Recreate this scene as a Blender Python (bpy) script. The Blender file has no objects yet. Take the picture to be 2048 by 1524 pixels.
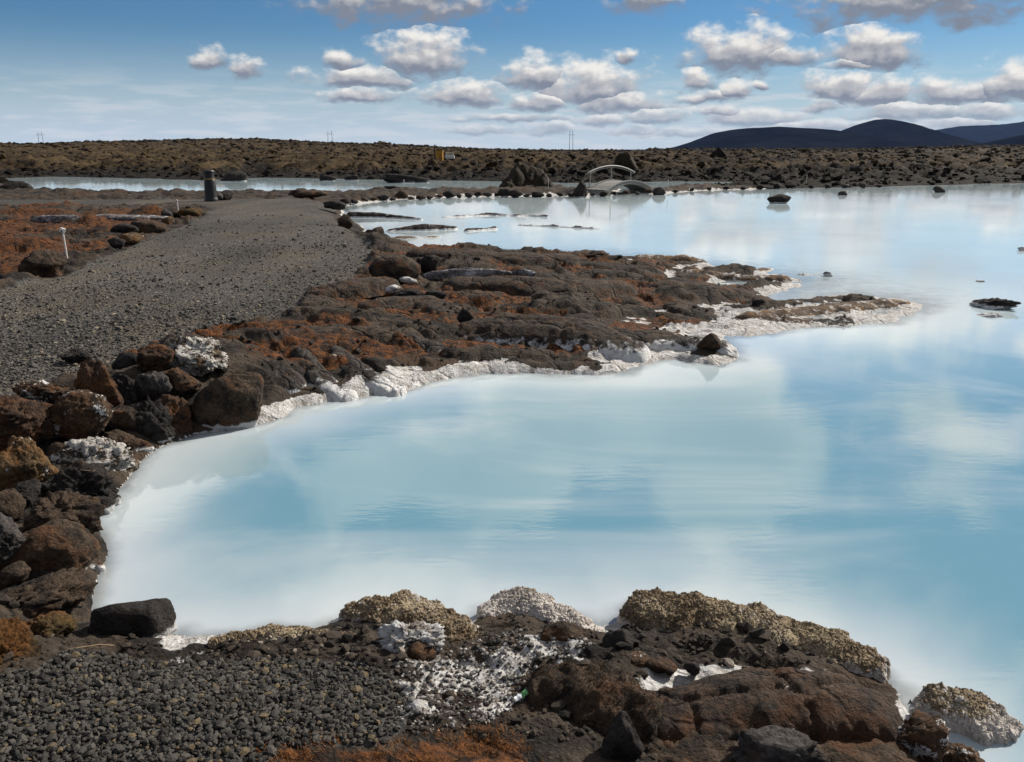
import bpy, bmesh, math, random
import numpy as np
from mathutils import Vector, Matrix

# ------------------------------------------------------------------ camera, sky, sun, exposure
sc = bpy.context.scene
COL = sc.collection
CAM_Z = 2.05
FPX = 1704.0                      # focal length in photograph pixels (2048 wide)
PITCH = math.atan((762 - 297) / FPX)
cam = bpy.data.cameras.new('camera')
cam.sensor_fit = 'HORIZONTAL'
cam.sensor_width = 36.0
cam.lens = 36.0 * FPX / 2048.0
cam.clip_start = 0.05
cam.clip_end = 30000
camo = bpy.data.objects.new('camera', cam)
COL.objects.link(camo)
camo.location = (0, 0, CAM_Z)
camo.rotation_euler = (math.pi / 2 - PITCH, 0, 0)
sc.camera = camo

SUN_AZ, SUN_EL = math.radians(52), math.radians(35)      # clockwise from the view direction (+Y)
sun = bpy.data.lights.new('sun', 'SUN')
sun.energy = 5.0
sun.angle = math.radians(0.53)
sun.color = (1.0, 0.93, 0.83)
suno = bpy.data.objects.new('sun', sun)
COL.objects.link(suno)
sdir = Vector((math.sin(SUN_AZ) * math.cos(SUN_EL), math.cos(SUN_AZ) * math.cos(SUN_EL), math.sin(SUN_EL)))
suno.rotation_euler = sdir.to_track_quat('Z', 'Y').to_euler()

sc.view_settings.view_transform = 'Standard'
sc.view_settings.look = 'None'
sc.view_settings.exposure = 0.64
sc.view_settings.gamma = 1.0
sc.render.engine = 'CYCLES'
sc.cycles.use_denoising = True
sc.cycles.max_bounces = 6
sc.cycles.diffuse_bounces = 2
sc.cycles.glossy_bounces = 3
sc.cycles.transparent_max_bounces = 8
sc.cycles.volume_bounces = 0
sc.cycles.caustics_reflective = False


def pix_dir(px, py):
    a, b = (px - 1024) / FPX, (762 - py) / FPX
    cp, sp = math.cos(PITCH), math.sin(PITCH)
    return np.array([a, cp + b * sp, -sp + b * cp])


def P(px, py, z=0.0):
    """ground point seen at a photograph pixel, at height z; returns x, y"""
    d = pix_dir(px, py)
    t = (z - CAM_Z) / d[2]
    return np.array([d[0] * t, d[1] * t])


def depth_of(x, y, z):
    return y * math.cos(PITCH) + (CAM_Z - z) * math.sin(PITCH)


class NT:
    """small helper for node trees"""
    def __init__(s, tree):
        s.t = tree; s.n = tree.nodes; s.l = tree.links
    def add(s, typ, ins=None, **kw):
        n = s.n.new(typ)
        for k, v in kw.items():
            setattr(n, k, v)
        for k, v in (ins or {}).items():
            if hasattr(v, 'is_output'):
                s.l.new(v, n.inputs[k])
            else:
                n.inputs[k].default_value = v
        return n
    def math(s, op, a, b=0.0, c=None, clamp=False):
        ins = {0: a, 1: b}
        if c is not None: ins[2] = c
        return s.add('ShaderNodeMath', ins, operation=op, use_clamp=clamp).outputs[0]
    def vmath(s, op, a, b=(0, 0, 0), c=None):
        ins = {0: a, 1: b}
        if c is not None: ins[2] = c
        n = s.add('ShaderNodeVectorMath', ins, operation=op)
        return n.outputs['Value'] if op in ('LENGTH', 'DOT_PRODUCT', 'DISTANCE') else n.outputs[0]
    def mix(s, f, a, b):
        n = s.add('ShaderNodeMix', data_type='RGBA')
        for i, v in ((0, f), (6, a), (7, b)):
            if hasattr(v, 'is_output'): s.l.new(v, n.inputs[i])
            else: n.inputs[i].default_value = (v if i == 0 else (tuple(v) + (1,))[:4])
        return n.outputs[2]
    def mixf(s, f, a, b):
        n = s.add('ShaderNodeMix', {0: f, 2: a, 3: b}, data_type='FLOAT')
        return n.outputs[0]
    def ramp(s, v, lo, hi, a=0.0, b=1.0, smooth=True):
        n = s.add('ShaderNodeMapRange', {0: v, 1: lo, 2: hi, 3: a, 4: b})
        n.interpolation_type = 'SMOOTHSTEP' if smooth else 'LINEAR'
        return n.outputs[0]
    def noise(s, vec, scale, detail=3.0, rough=0.5, dist=0.0):
        return s.add('ShaderNodeTexNoise', {'Vector': vec, 'Scale': scale, 'Detail': detail, 'Roughness': rough, 'Distortion': dist}).outputs['Fac']
    def voro(s, vec, scale, out='Distance', feature='F1'):
        return s.add('ShaderNodeTexVoronoi', {'Vector': vec, 'Scale': scale}, feature=feature).outputs[out]


# world: physical sky with a procedural deck of cumulus in it
world = bpy.data.worlds.new('World')
sc.world = world
world.use_nodes = True
w = NT(world.node_tree)
for n in list(w.n): w.n.remove(n)
sky = w.add('ShaderNodeTexSky')
sky.sky_type = 'NISHITA'
sky.sun_disc = False
sky.sun_elevation = SUN_EL
sky.sun_rotation = SUN_AZ
sky.altitude = 0
sky.air_density = 1.0
sky.dust_density = 0.2
sky.ozone_density = 1.6
SKY_STR = 0.05
geo = w.add('ShaderNodeNewGeometry')
dirv = w.vmath('MULTIPLY', geo.outputs['Incoming'], (-1, -1, -1))
sep = w.add('ShaderNodeSeparateXYZ', {0: dirv})
az = w.math('ARCTAN2', sep.outputs[0], sep.outputs[1])
el = w.math('ARCSINE', sep.outputs[2])
pv = w.add('ShaderNodeCombineXYZ', {0: az, 1: el, 2: 0.0}).outputs[0]
# (centre x, base y, half width, height) of each cumulus as it stands in the sky, in photograph pixels
CLOUDS = [(800, -2, 230, 110), (1840, -22, 340, 170), (1290, -4, 80, 60), (850, 122, 108, 82), (684, 122, 48, 38), (722, 160, 118, 34), (716, 194, 84, 28), (925, 196, 95, 44), (418, 122, 40, 38),
          (494, 140, 46, 32), (1072, 158, 84, 54), (1180, 182, 130, 72), (1235, 212, 110, 42), (1080, 210, 75, 30), (1478, 114, 128, 74), (1565, 118, 70, 34),
          (1738, 106, 112, 74), (1700, 130, 70, 20), (1393, 166, 44, 36), (1476, 184, 40, 30), (1414, 196, 60, 24), (1690, 182, 96, 58), (1760, 192, 90, 50), (1900, 192, 120, 40),
          (2025, 176, 90, 66), (1505, 236, 110, 30), (1100, 260, 60, 22), (1830, 228, 140, 34), (1990, 228, 110, 32), (1620, 256, 150, 20),
          (1310, 240, 90, 26), (1200, 244, 70, 18), (960, 262, 90, 14), (1250, 118, 26, 20), (1520, 172, 20, 14), (1030, 240, 120, 14), (1390, 268, 120, 14), (1760, 252, 120, 16), (1640, 214, 60, 22), (1920, 250, 120, 16), (1440, 224, 70, 18), (1270, 262, 70, 14)]
def azel(px, py):
    d = pix_dir(px, py); d = d / np.linalg.norm(d)
    return math.atan2(d[0], d[1]), math.asin(d[2])
n_lo = w.add('ShaderNodeTexNoise', {'Vector': w.vmath('MULTIPLY', pv, (1, 1.4, 1)), 'Scale': 24.0, 'Detail': 5.0, 'Roughness': 0.6}).outputs['Color']
warp = w.vmath('MULTIPLY', w.vmath('SUBTRACT', n_lo, (0.5, 0.5, 0.5)), (0.034, 0.017, 0))
pw = w.vmath('ADD', pv, warp)
fcur, scur = -1.0, 0.0
for (cx, by, hw, hh) in CLOUDS:
    a0, e0 = azel(cx, by)
    a1, _ = azel(cx + hw, by)
    _, e1 = azel(cx, by - hh)
    sx, sy = 1 / (a1 - a0) / 1.08, 1 / (e1 - e0) / 1.08
    q = w.vmath('MULTIPLY_ADD', pw, (sx, sy, 0), (-a0 * sx, -e0 * sy, 0))
    q = w.vmath('MINIMUM', q, w.vmath('MULTIPLY', q, (1, 1.8, 1)))
    fi = w.math('SUBTRACT', 1.0, w.vmath('LENGTH', q))
    g = w.math('GREATER_THAN', fi, fcur)
    vy = w.add('ShaderNodeSeparateXYZ', {0: q}).outputs[1]
    scur = w.mixf(g, scur, vy)
    fcur = w.math('MAXIMUM', fcur, fi)
pn = w.vmath('MULTIPLY', pv, (1, 1.5, 1))
n1 = w.noise(pn, 36.0, 8.0, 0.56)
SO = w.vmath('ADD', pn, (0.0055, 0.009, 0))
n2 = w.noise(SO, 36.0, 4.0, 0.48)
dens = w.math('ADD', w.math('MULTIPLY_ADD', w.math('SUBTRACT', n1, 0.5), 1.9, 0.06), fcur)
alpha1 = w.math('MULTIPLY', w.ramp(dens, 0.0, 0.68), w.ramp(el, 0.0, 0.06, 0.35, 1.0))
relief = w.math('MULTIPLY', w.math('SUBTRACT', n1, n2), 1.35)
lit1 = w.math('ADD', w.math('MULTIPLY_ADD', scur, 0.95, 0.30), relief)
# scattered deck for the rest of the sky, laid out on a flat layer overhead
den = w.math('ADD', w.math('MAXIMUM', sep.outputs[2], 0.0), 0.05)
pl = w.add('ShaderNodeCombineXYZ', {0: w.math('DIVIDE', sep.outputs[0], den), 1: w.math('DIVIDE', sep.outputs[1], den), 2: 3.7}).outputs[0]
pl = w.vmath('MULTIPLY', dirv, (1, 1, 1.7))
m1 = w.noise(pl, 4.6, 5.0, 0.5, 0.2)
m2 = w.noise(w.vmath('ADD', pl, (0.03, 0.02, 0.035)), 4.6, 5.0, 0.5, 0.2)
up = w.ramp(el, 0.158, 0.20)
aside = w.ramp(w.math('ABSOLUTE', az), 0.62, 0.75)
alpha2 = w.math('MULTIPLY', w.ramp(m1, 0.475, 0.56), w.math('MAXIMUM', up, aside))
lit2 = w.math('ADD', w.math('MULTIPLY', w.math('SUBTRACT', m1, m2), 1.6), w.ramp(m1, 0.46, 0.75, 0.95, 0.45))
# thin veil of far small clouds over the horizon
ps = w.vmath('MULTIPLY', pv, (1, 7.0, 1))
n3 = w.noise(ps, 15.0, 6.0, 0.55)
alpha3 = w.math('MULTIPLY', w.ramp(n3, 0.44, 0.62), w.math('MULTIPLY', w.ramp(el, 0.095, 0.012), w.ramp(az, -0.2, 0.45, 0.65, 1.0)))
bg_sky = w.add('ShaderNodeHueSaturation', {'Hue': 0.5, 'Saturation': 1.1, 'Value': 1.0, 'Color': sky.outputs[0]}).outputs[0]
bg_sky = w.vmath('MULTIPLY', bg_sky, (0.40, 0.65, 0.90))
CS = 1.0 / 0.07
def cl(c): return tuple(v * CS for v in c)
c_dark, c_mid, c_hi = cl((0.20, 0.225, 0.275)), cl((0.42, 0.42, 0.44)), cl((0.82, 0.79, 0.74))
def cloudcol(l):
    a = w.mix(w.ramp(l, -0.05, 0.42), c_dark, c_mid)
    return w.mix(w.ramp(l, 0.34, 0.95), a, c_hi)
col = w.mix(w.ramp(el, 0.135, -0.03, 0.0, 1.0), bg_sky, cl((0.54, 0.62, 0.69)))
col = w.mix(alpha3, col, cl((0.62, 0.64, 0.66)))
col = w.mix(alpha2, col, cloudcol(lit2))
col = w.mix(alpha1, col, cloudcol(lit1))
bgn = w.add('ShaderNodeBackground', {'Color': col, 'Strength': SKY_STR})
w.l.new(bgn.outputs[0], w.add('ShaderNodeOutputWorld').inputs['Surface'])
try:
    world.cycles.sampling_method = 'MANUAL'
    world.cycles.sample_map_resolution = 512
except Exception:
    pass

# ------------------------------------------------------------------ numpy noise
def _h(ix, iy, iz, seed):
    n = (ix.astype(np.uint32) * np.uint32(374761393) + iy.astype(np.uint32) * np.uint32(668265263)
         + iz.astype(np.uint32) * np.uint32(2147483647) + np.uint32((seed * 974711 + 12345) & 0xffffffff))
    n = (n ^ (n >> np.uint32(13))) * np.uint32(1274126177)
    n = n ^ (n >> np.uint32(16))
    n = n * np.uint32(2246822519); n = n ^ (n >> np.uint32(15))
    return n

def vnoise2(x, y, seed=0):
    """gradient noise, about -1..1"""
    x0 = np.floor(x); y0 = np.floor(y)
    fx = x - x0; fy = y - y0
    ix = x0.astype(np.int64) & 0xffffffff; iy = y0.astype(np.int64) & 0xffffffff
    u = fx * fx * fx * (fx * (fx * 6 - 15) + 10); v = fy * fy * fy * (fy * (fy * 6 - 15) + 10)
    z = np.zeros_like(ix)
    def g(dx, dy):
        a = _h((ix + dx) & 0xffffffff, (iy + dy) & 0xffffffff, z, seed).astype(np.float64) * (2 * math.pi / 4294967296.0)
        return np.cos(a) * (fx - dx) + np.sin(a) * (fy - dy)
    a = g(0, 0); b = g(1, 0); c = g(0, 1); d = g(1, 1)
    return ((a + (b - a) * u) * (1 - v) + (c + (d - c) * u) * v) * 1.5

def fbm2(x, y, oct=4, seed=0, gain=0.5, lac=2.03):
    s = 0; a = 1; t = 0
    for o in range(oct):
        s = s + a * vnoise2(x, y, seed + o * 17); t += a
        x = x * lac + 13.1; y = y * lac + 7.7; a *= gain
    return s / t

def vnoise3(p, seed=0):
    f0 = np.floor(p); f = p - f0
    i = f0.astype(np.int64) & 0xffffffff
    u = f * f * (3 - 2 * f)
    r = 0
    for dx in (0, 1):
        for dy in (0, 1):
            for dz in (0, 1):
                h = _h((i[:, 0] + dx) & 0xffffffff, (i[:, 1] + dy) & 0xffffffff, (i[:, 2] + dz) & 0xffffffff, seed) / 4294967296.0
                wgt = (u[:, 0] if dx else 1 - u[:, 0]) * (u[:, 1] if dy else 1 - u[:, 1]) * (u[:, 2] if dz else 1 - u[:, 2])
                r = r + wgt * h
    return r * 2 - 1

def fbm3(p, oct=4, seed=0, gain=0.5):
    s = 0; a = 1; t = 0
    for o in range(oct):
        s = s + a * vnoise3(p, seed + 31 * o); t += a
        p = p * 2.07 + 5.3; a *= gain
    return s / t

def worley2(x, y, seed=0):
    x0 = np.floor(x); y0 = np.floor(y)
    ix = x0.astype(np.int64); iy = y0.astype(np.int64)
    f1 = np.full(x.shape, 9.0); f2 = np.full(x.shape, 9.0); idv = np.zeros(x.shape)
    z = np.zeros_like(ix)
    for dx in (-1, 0, 1):
        for dy in (-1, 0, 1):
            jx = (ix + dx) & 0xffffffff; jy = (iy + dy) & 0xffffffff
            hx = _h(jx, jy, z, seed) / 4294967296.0; hy = _h(jx, jy, z + 1, seed + 5) / 4294967296.0
            d = np.hypot(x0 + dx + hx - x, y0 + dy + hy - y)
            near = d < f1
            f2 = np.where(near, f1, np.minimum(f2, d))
            idv = np.where(near, hx, idv)
            f1 = np.where(near, d, f1)
    return f1, f2, idv

def smooth(a, lo, hi):
    t = np.clip((a - lo) / (hi - lo), 0, 1)
    return t * t * (3 - 2 * t)

def sdist(x, y, poly):
    """signed distance to a polygon, negative inside"""
    poly = np.asarray(poly, float)
    d = np.full(x.shape, 1e18); inside = np.zeros(x.shape, bool)
    for k in range(len(poly)):
        ax, ay = poly[k]; bx, by = poly[(k + 1) % len(poly)]
        ex, ey = bx - ax, by - ay
        wx, wy = x - ax, y - ay
        t = np.clip((wx * ex + wy * ey) / (ex * ex + ey * ey + 1e-12), 0, 1)
        d = np.minimum(d, (wx - ex * t) ** 2 + (wy - ey * t) ** 2)
        c = (ay > y) != (by > y)
        if ey != 0:
            inside ^= c & (x < ex * (y - ay) / ey + ax)
    d = np.sqrt(d)
    return np.where(inside, -d, d)

def ppoly(pts, z):
    return [P(px, py, z) for px, py in pts]

# ------------------------------------------------------------------ mesh helpers
def mesh_obj(name, co, faces, mat=None, parent=None, attrs=None, smooth_sh=True):
    """faces: (n,3) or (n,4) int array"""
    me = bpy.data.meshes.new(name)
    co = np.asarray(co, np.float32); faces = np.asarray(faces, np.int32)
    k = faces.shape[1]
    me.vertices.add(len(co)); me.vertices.foreach_set('co', co.ravel())
    me.loops.add(faces.size); me.loops.foreach_set('vertex_index', faces.ravel())
    me.polygons.add(len(faces)); me.polygons.foreach_set('loop_start', np.arange(0, faces.size, k, dtype=np.int32))
    me.polygons.foreach_set('use_smooth', np.full(len(faces), smooth_sh))
    for an, av in (attrs or {}).items():
        at = me.attributes.new(an, 'FLOAT', 'POINT'); at.data.foreach_set('value', np.asarray(av, np.float32).ravel())
    me.update(calc_edges=True); me.validate()
    if mat: me.materials.append(mat)
    o = bpy.data.objects.new(name, me); COL.objects.link(o)
    if parent: o.parent = parent
    return o

def bm_obj(name, bm, mat, parent=None, smooth_sh=False):
    me = bpy.data.meshes.new(name); bm.to_mesh(me); bm.free()
    for p in me.polygons: p.use_smooth = smooth_sh
    me.materials.append(mat)
    o = bpy.data.objects.new(name, me); COL.objects.link(o)
    if parent: o.parent = parent
    return o

def tag(o, label, cat, group=None):
    o['label'] = label; o['category'] = cat
    if group: o['group'] = group
    return o

def empty(name, loc, rz=0.0):
    o = bpy.data.objects.new(name, None); COL.objects.link(o)
    o.location = loc; o.rotation_euler = (0, 0, rz)
    return o

_ico = {}
def ico(sub):
    if sub not in _ico:
        bm = bmesh.new(); bmesh.ops.create_icosphere(bm, subdivisions=sub, radius=1.0)
        bm.verts.ensure_lookup_table()
        _ico[sub] = (np.array([v.co[:] for v in bm.verts]), np.array([[v.index for v in f.verts] for f in bm.faces], np.int32))
        bm.free()
    return _ico[sub]

# ------------------------------------------------------------------ materials
def new_mat(name):
    m = bpy.data.materials.new(name); m.use_nodes = True
    t = NT(m.node_tree)
    for n in list(t.n): t.n.remove(n)
    out = t.add('ShaderNodeOutputMaterial')
    return m, t, out

def finish(t, out, colr, rough=0.9, bump=None, bstr=0.5, bdist=0.02, spec=0.25, metal=0.0):
    b = t.add('ShaderNodeBsdfPrincipled')
    colr = t.vmath('MULTIPLY', colr, (ALB, ALB, ALB)) if hasattr(colr, 'is_output') else tuple(v * ALB for v in colr[:3])
    for k, v in (('Base Color', colr), ('Roughness', rough), ('Specular IOR Level', spec), ('Metallic', metal)):
        if hasattr(v, 'is_output'): t.l.new(v, b.inputs[k])
        else: b.inputs[k].default_value = (tuple(v) + (1,))[:4] if k == 'Base Color' else v
    if bump is not None:
        bn = t.add('ShaderNodeBump', {'Height': bump, 'Strength': bstr, 'Distance': bdist})
        t.l.new(bn.outputs[0], b.inputs['Normal'])
    t.l.new(b.outputs[0], out.inputs[0])
    return b

ALB = 0.70            # overall reflectance of the ground tones below
WHITE = (0.74, 0.735, 0.725)
def rock_mat(name, dark, mid, accent, accent_amt=0.5, white_amt=0.0, silica=0.0, pit=26.0, white=WHITE, bump=0.9, crack=0.0):
    """vesicular lava: dark/mid mottling, accent stain patches, white crust patches, silica below the old water line"""
    m, t, out = new_mat(name)
    p = t.add('ShaderNodeNewGeometry').outputs['Position']
    a = t.noise(p, 9.0, 6.0, 0.62)
    fine = t.noise(p, 70.0, 4.0, 0.7)
    c = t.mix(t.ramp(a, 0.36, 0.60), dark, tuple(v * 1.25 for v in mid))
    c = t.mix(t.math('MULTIPLY', t.ramp(fine, 0.5, 0.72), 0.55), c, tuple(v * 1.9 for v in mid))
    st = t.noise(t.vmath('ADD', p, (7.3, 1.1, 4.2)), 5.5, 5.0, 0.6)
    c = t.mix(t.math('MULTIPLY', t.ramp(st, 0.62 - 0.25 * accent_amt, 0.74 - 0.2 * accent_amt), 0.85), c, accent)
    c = t.mix(t.math('MULTIPLY', t.ramp(fine, 0.52, 0.34), 0.6), c, tuple(v * 0.35 for v in dark))
    c = t.vmath('MULTIPLY', c, (0.86, 0.80, 0.76))
    if white_amt > 0:
        wn = t.math('ADD', t.noise(t.vmath('ADD', p, (3.1, 9.4, 2.2)), 8.0, 5.0, 0.65), t.math('MULTIPLY', t.math('SUBTRACT', fine, 0.5), 0.45))
        c = t.mix(t.ramp(wn, 0.70 - 0.32 * white_amt, 0.76 - 0.32 * white_amt), c, white)
    if silica > 0:
        z = t.add('ShaderNodeSeparateXYZ', {0: p}).outputs[2]
        zn = t.math('ADD', z, t.math('MULTIPLY', t.math('SUBTRACT', t.noise(p, 11.0, 6.0, 0.65), 0.5), -silica * 2.2))
        c = t.mix(t.ramp(zn, silica * 1.15, silica * 0.72), c, white)
    v = t.voro(p, pit)
    v2 = t.voro(p, pit * 3.1)
    h = t.math('ADD', t.math('MULTIPLY', v, 0.5), t.math('ADD', t.math('MULTIPLY', v2, 0.25), t.math('MULTIPLY', t.noise(p, pit * 2.0, 6.0, 0.7), 0.9)))
    if crack > 0:
        wp = t.vmath('ADD', p, t.vmath('MULTIPLY', t.add('ShaderNodeTexNoise', {'Vector': p, 'Scale': 3.0, 'Detail': 3.0}).outputs['Color'], (0.35, 0.35, 0.35)))
        e = t.ramp(t.voro(wp, crack, 'Distance', 'DISTANCE_TO_EDGE'), 0.0, 0.055)
        h = t.math('ADD', h, t.math('MULTIPLY', e, 0.9))
    finish(t, out, c, 0.92, h, bump, 0.03, 0.2)
    return m

M = {}
M['brown'] = rock_mat('brown_lava', (0.022, 0.018, 0.015), (0.085, 0.062, 0.043), (0.14, 0.070, 0.032), 0.45, 0.0, 0.05)
M['rust'] = rock_mat('rusty_lava', (0.020, 0.014, 0.011), (0.098, 0.060, 0.038), (0.18, 0.082, 0.034), 0.55)
M['black'] = rock_mat('black_lava', (0.012, 0.012, 0.013), (0.042, 0.038, 0.036), (0.05, 0.035, 0.025), 0.25, 0.0, 0.05)
M['black_dry'] = rock_mat('black_dry_lava', (0.012, 0.012, 0.013), (0.042, 0.038, 0.036), (0.06, 0.045, 0.03), 0.3)
M['grey'] = rock_mat('grey_lava', (0.030, 0.029, 0.030), (0.090, 0.085, 0.083), (0.075, 0.05, 0.035), 0.3, 0.0, 0.0)
M['lobe'] = rock_mat('silica_footed_lava', (0.020, 0.019, 0.020), (0.070, 0.064, 0.060), (0.080, 0.055, 0.038), 0.4, 0.0, 0.12, 24.0, crack=2.2)
M['dome'] = rock_mat('brown_ropy_lava', (0.020, 0.017, 0.015), (0.066, 0.054, 0.044), (0.095, 0.058, 0.034), 0.4, 0.0, 0.15, 24.0, crack=1.6)
M['shelf'] = rock_mat('brown_dry_ropy_lava', (0.022, 0.018, 0.015), (0.078, 0.060, 0.045), (0.13, 0.058, 0.022), 0.45, 0.0, 0.02, 24.0, crack=1.9)
M['slab'] = rock_mat('brown_slab_lava', (0.026, 0.023, 0.022), (0.085, 0.058, 0.040), (0.115, 0.055, 0.026), 0.6, 0.12, 0.0, 36.0, crack=3.2)
M['tan'] = rock_mat('tan_lava', (0.07, 0.048, 0.026), (0.17, 0.115, 0.058), (0.20, 0.10, 0.035), 0.5, 0.25)
M['crusted'] = rock_mat('white_crusted_lava', (0.05, 0.042, 0.036), (0.17, 0.14, 0.10), (0.26, 0.18, 0.09), 0.4, 0.75, 0.0, 40.0, (0.62, 0.59, 0.55))
M['speckled'] = rock_mat('white_speckled_lava', (0.030, 0.022, 0.017), (0.10, 0.062, 0.036), (0.17, 0.08, 0.03), 0.5, 0.42)
M['knob'] = rock_mat('white_knobbly_silica', (0.18, 0.16, 0.14), (0.42, 0.39, 0.36), (0.22, 0.17, 0.09), 0.25, 0.85, 0.0, 40.0)
M['dark_moss_rock'] = rock_mat('dark_mossy_lava', (0.012, 0.011, 0.009), (0.040, 0.032, 0.020), (0.075, 0.056, 0.024), 0.45, 0, 0, 5.0)
M['ledge'] = rock_mat('shade_toned_silica', (0.10, 0.10, 0.11), (0.26, 0.26, 0.28), (0.12, 0.09, 0.07), 0.3, 0.45, 0, 30.0, (0.55, 0.56, 0.58))  # silica toned darker and bluer, the shade on its face put into the colour
M['mossy'] = rock_mat('mossy_lava', (0.030, 0.022, 0.012), (0.10, 0.070, 0.028), (0.17, 0.075, 0.02), 0.75)

def crust_mat(name, brown, tan, lowz):
    m, t, out = new_mat(name)
    p = t.add('ShaderNodeNewGeometry').outputs['Position']
    tone = t.add('ShaderNodeAttribute', attribute_name='tone').outputs['Fac']
    n = t.noise(p, 5.0, 4.0, 0.6)
    f = t.noise(p, 90.0, 4.0, 0.7)
    c = t.mix(t.ramp(n, 0.35, 0.65), brown, tan)
    c = t.mix(t.math('MULTIPLY', t.ramp(f, 0.55, 0.35), 0.7), c, tuple(v * 0.3 for v in brown))
    z = t.add('ShaderNodeSeparateXYZ', {0: p}).outputs[2]
    zw = t.ramp(t.math('ADD', z, t.math('MULTIPLY', n, -lowz)), lowz * 0.75, 0.0)
    wv = t.math('ADD', tone, t.math('ADD', t.math('MULTIPLY', zw, 0.9), t.math('MULTIPLY', t.math('SUBTRACT', n, 0.5), 1.0)))
    c = t.mix(t.ramp(wv, 0.60, 1.05), c, (0.60, 0.55, 0.50))
    finish(t, out, c, 0.95, f, 0.8, 0.012, 0.15)
    return m
M['pale_crust'] = crust_mat('pale_silica_crust', (0.22, 0.17, 0.12), (0.50, 0.45, 0.39), 0.10)
M['crust'] = crust_mat('silica_crust', (0.20, 0.145, 0.09), (0.42, 0.34, 0.225), 0.07)

def stone_mat(name, dark, light, warm):
    m, t, out = new_mat(name)
    tone = t.add('ShaderNodeAttribute', attribute_name='tone').outputs['Fac']
    p = t.add('ShaderNodeNewGeometry').outputs['Position']
    c = t.mix(t.ramp(tone, 0.0, 0.86, smooth=False), dark, light)
    c = t.mix(t.ramp(tone, 0.90, 0.94), c, warm)
    f = t.noise(p, 260.0, 4.0, 0.7)
    c = t.mix(t.math('MULTIPLY', t.ramp(f, 0.55, 0.35), 0.5), c, tuple(v * 0.4 for v in dark))
    finish(t, out, c, 0.9, f, 0.9, 0.006, 0.2)
    return m
M['gravel'] = stone_mat('basalt_gravel', (0.028, 0.026, 0.024), (0.128, 0.118, 0.104), (0.19, 0.145, 0.085))
M['path_gravel'] = stone_mat('basalt_path_gravel', (0.036, 0.034, 0.032), (0.165, 0.152, 0.134), (0.30, 0.25, 0.18))
M['silica_grit'] = stone_mat('silica_grit', (0.05, 0.045, 0.04), (0.62, 0.58, 0.54), (0.50, 0.40, 0.30))

def blade_mat(name, a, b):
    m, t, out = new_mat(name)
    tone = t.add('ShaderNodeAttribute', attribute_name='tone').outputs['Fac']
    finish(t, out, t.mix(tone, a, b), 0.9, None, spec=0.1)
    return m
M['moss'] = blade_mat('orange_moss', (0.07, 0.034, 0.014), (0.33, 0.135, 0.042))
M['dark_moss'] = blade_mat('dark_moss', (0.016, 0.011, 0.007), (0.085, 0.045, 0.02))

def plain(name, c, rough=0.6, metal=0.0, var=0.25, scale=20.0, spec=0.3):
    m, t, out = new_mat(name)
    p = t.add('ShaderNodeNewGeometry').outputs['Position']
    n = t.noise(p, scale, 5.0, 0.65)
    cc = t.mix(t.ramp(n, 0.35, 0.7), tuple(v * (1 - var) for v in c), tuple(min(1, v * (1 + var)) for v in c))
    finish(t, out, cc, rough, n, 0.15, 0.01, spec, metal)
    return m

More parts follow.
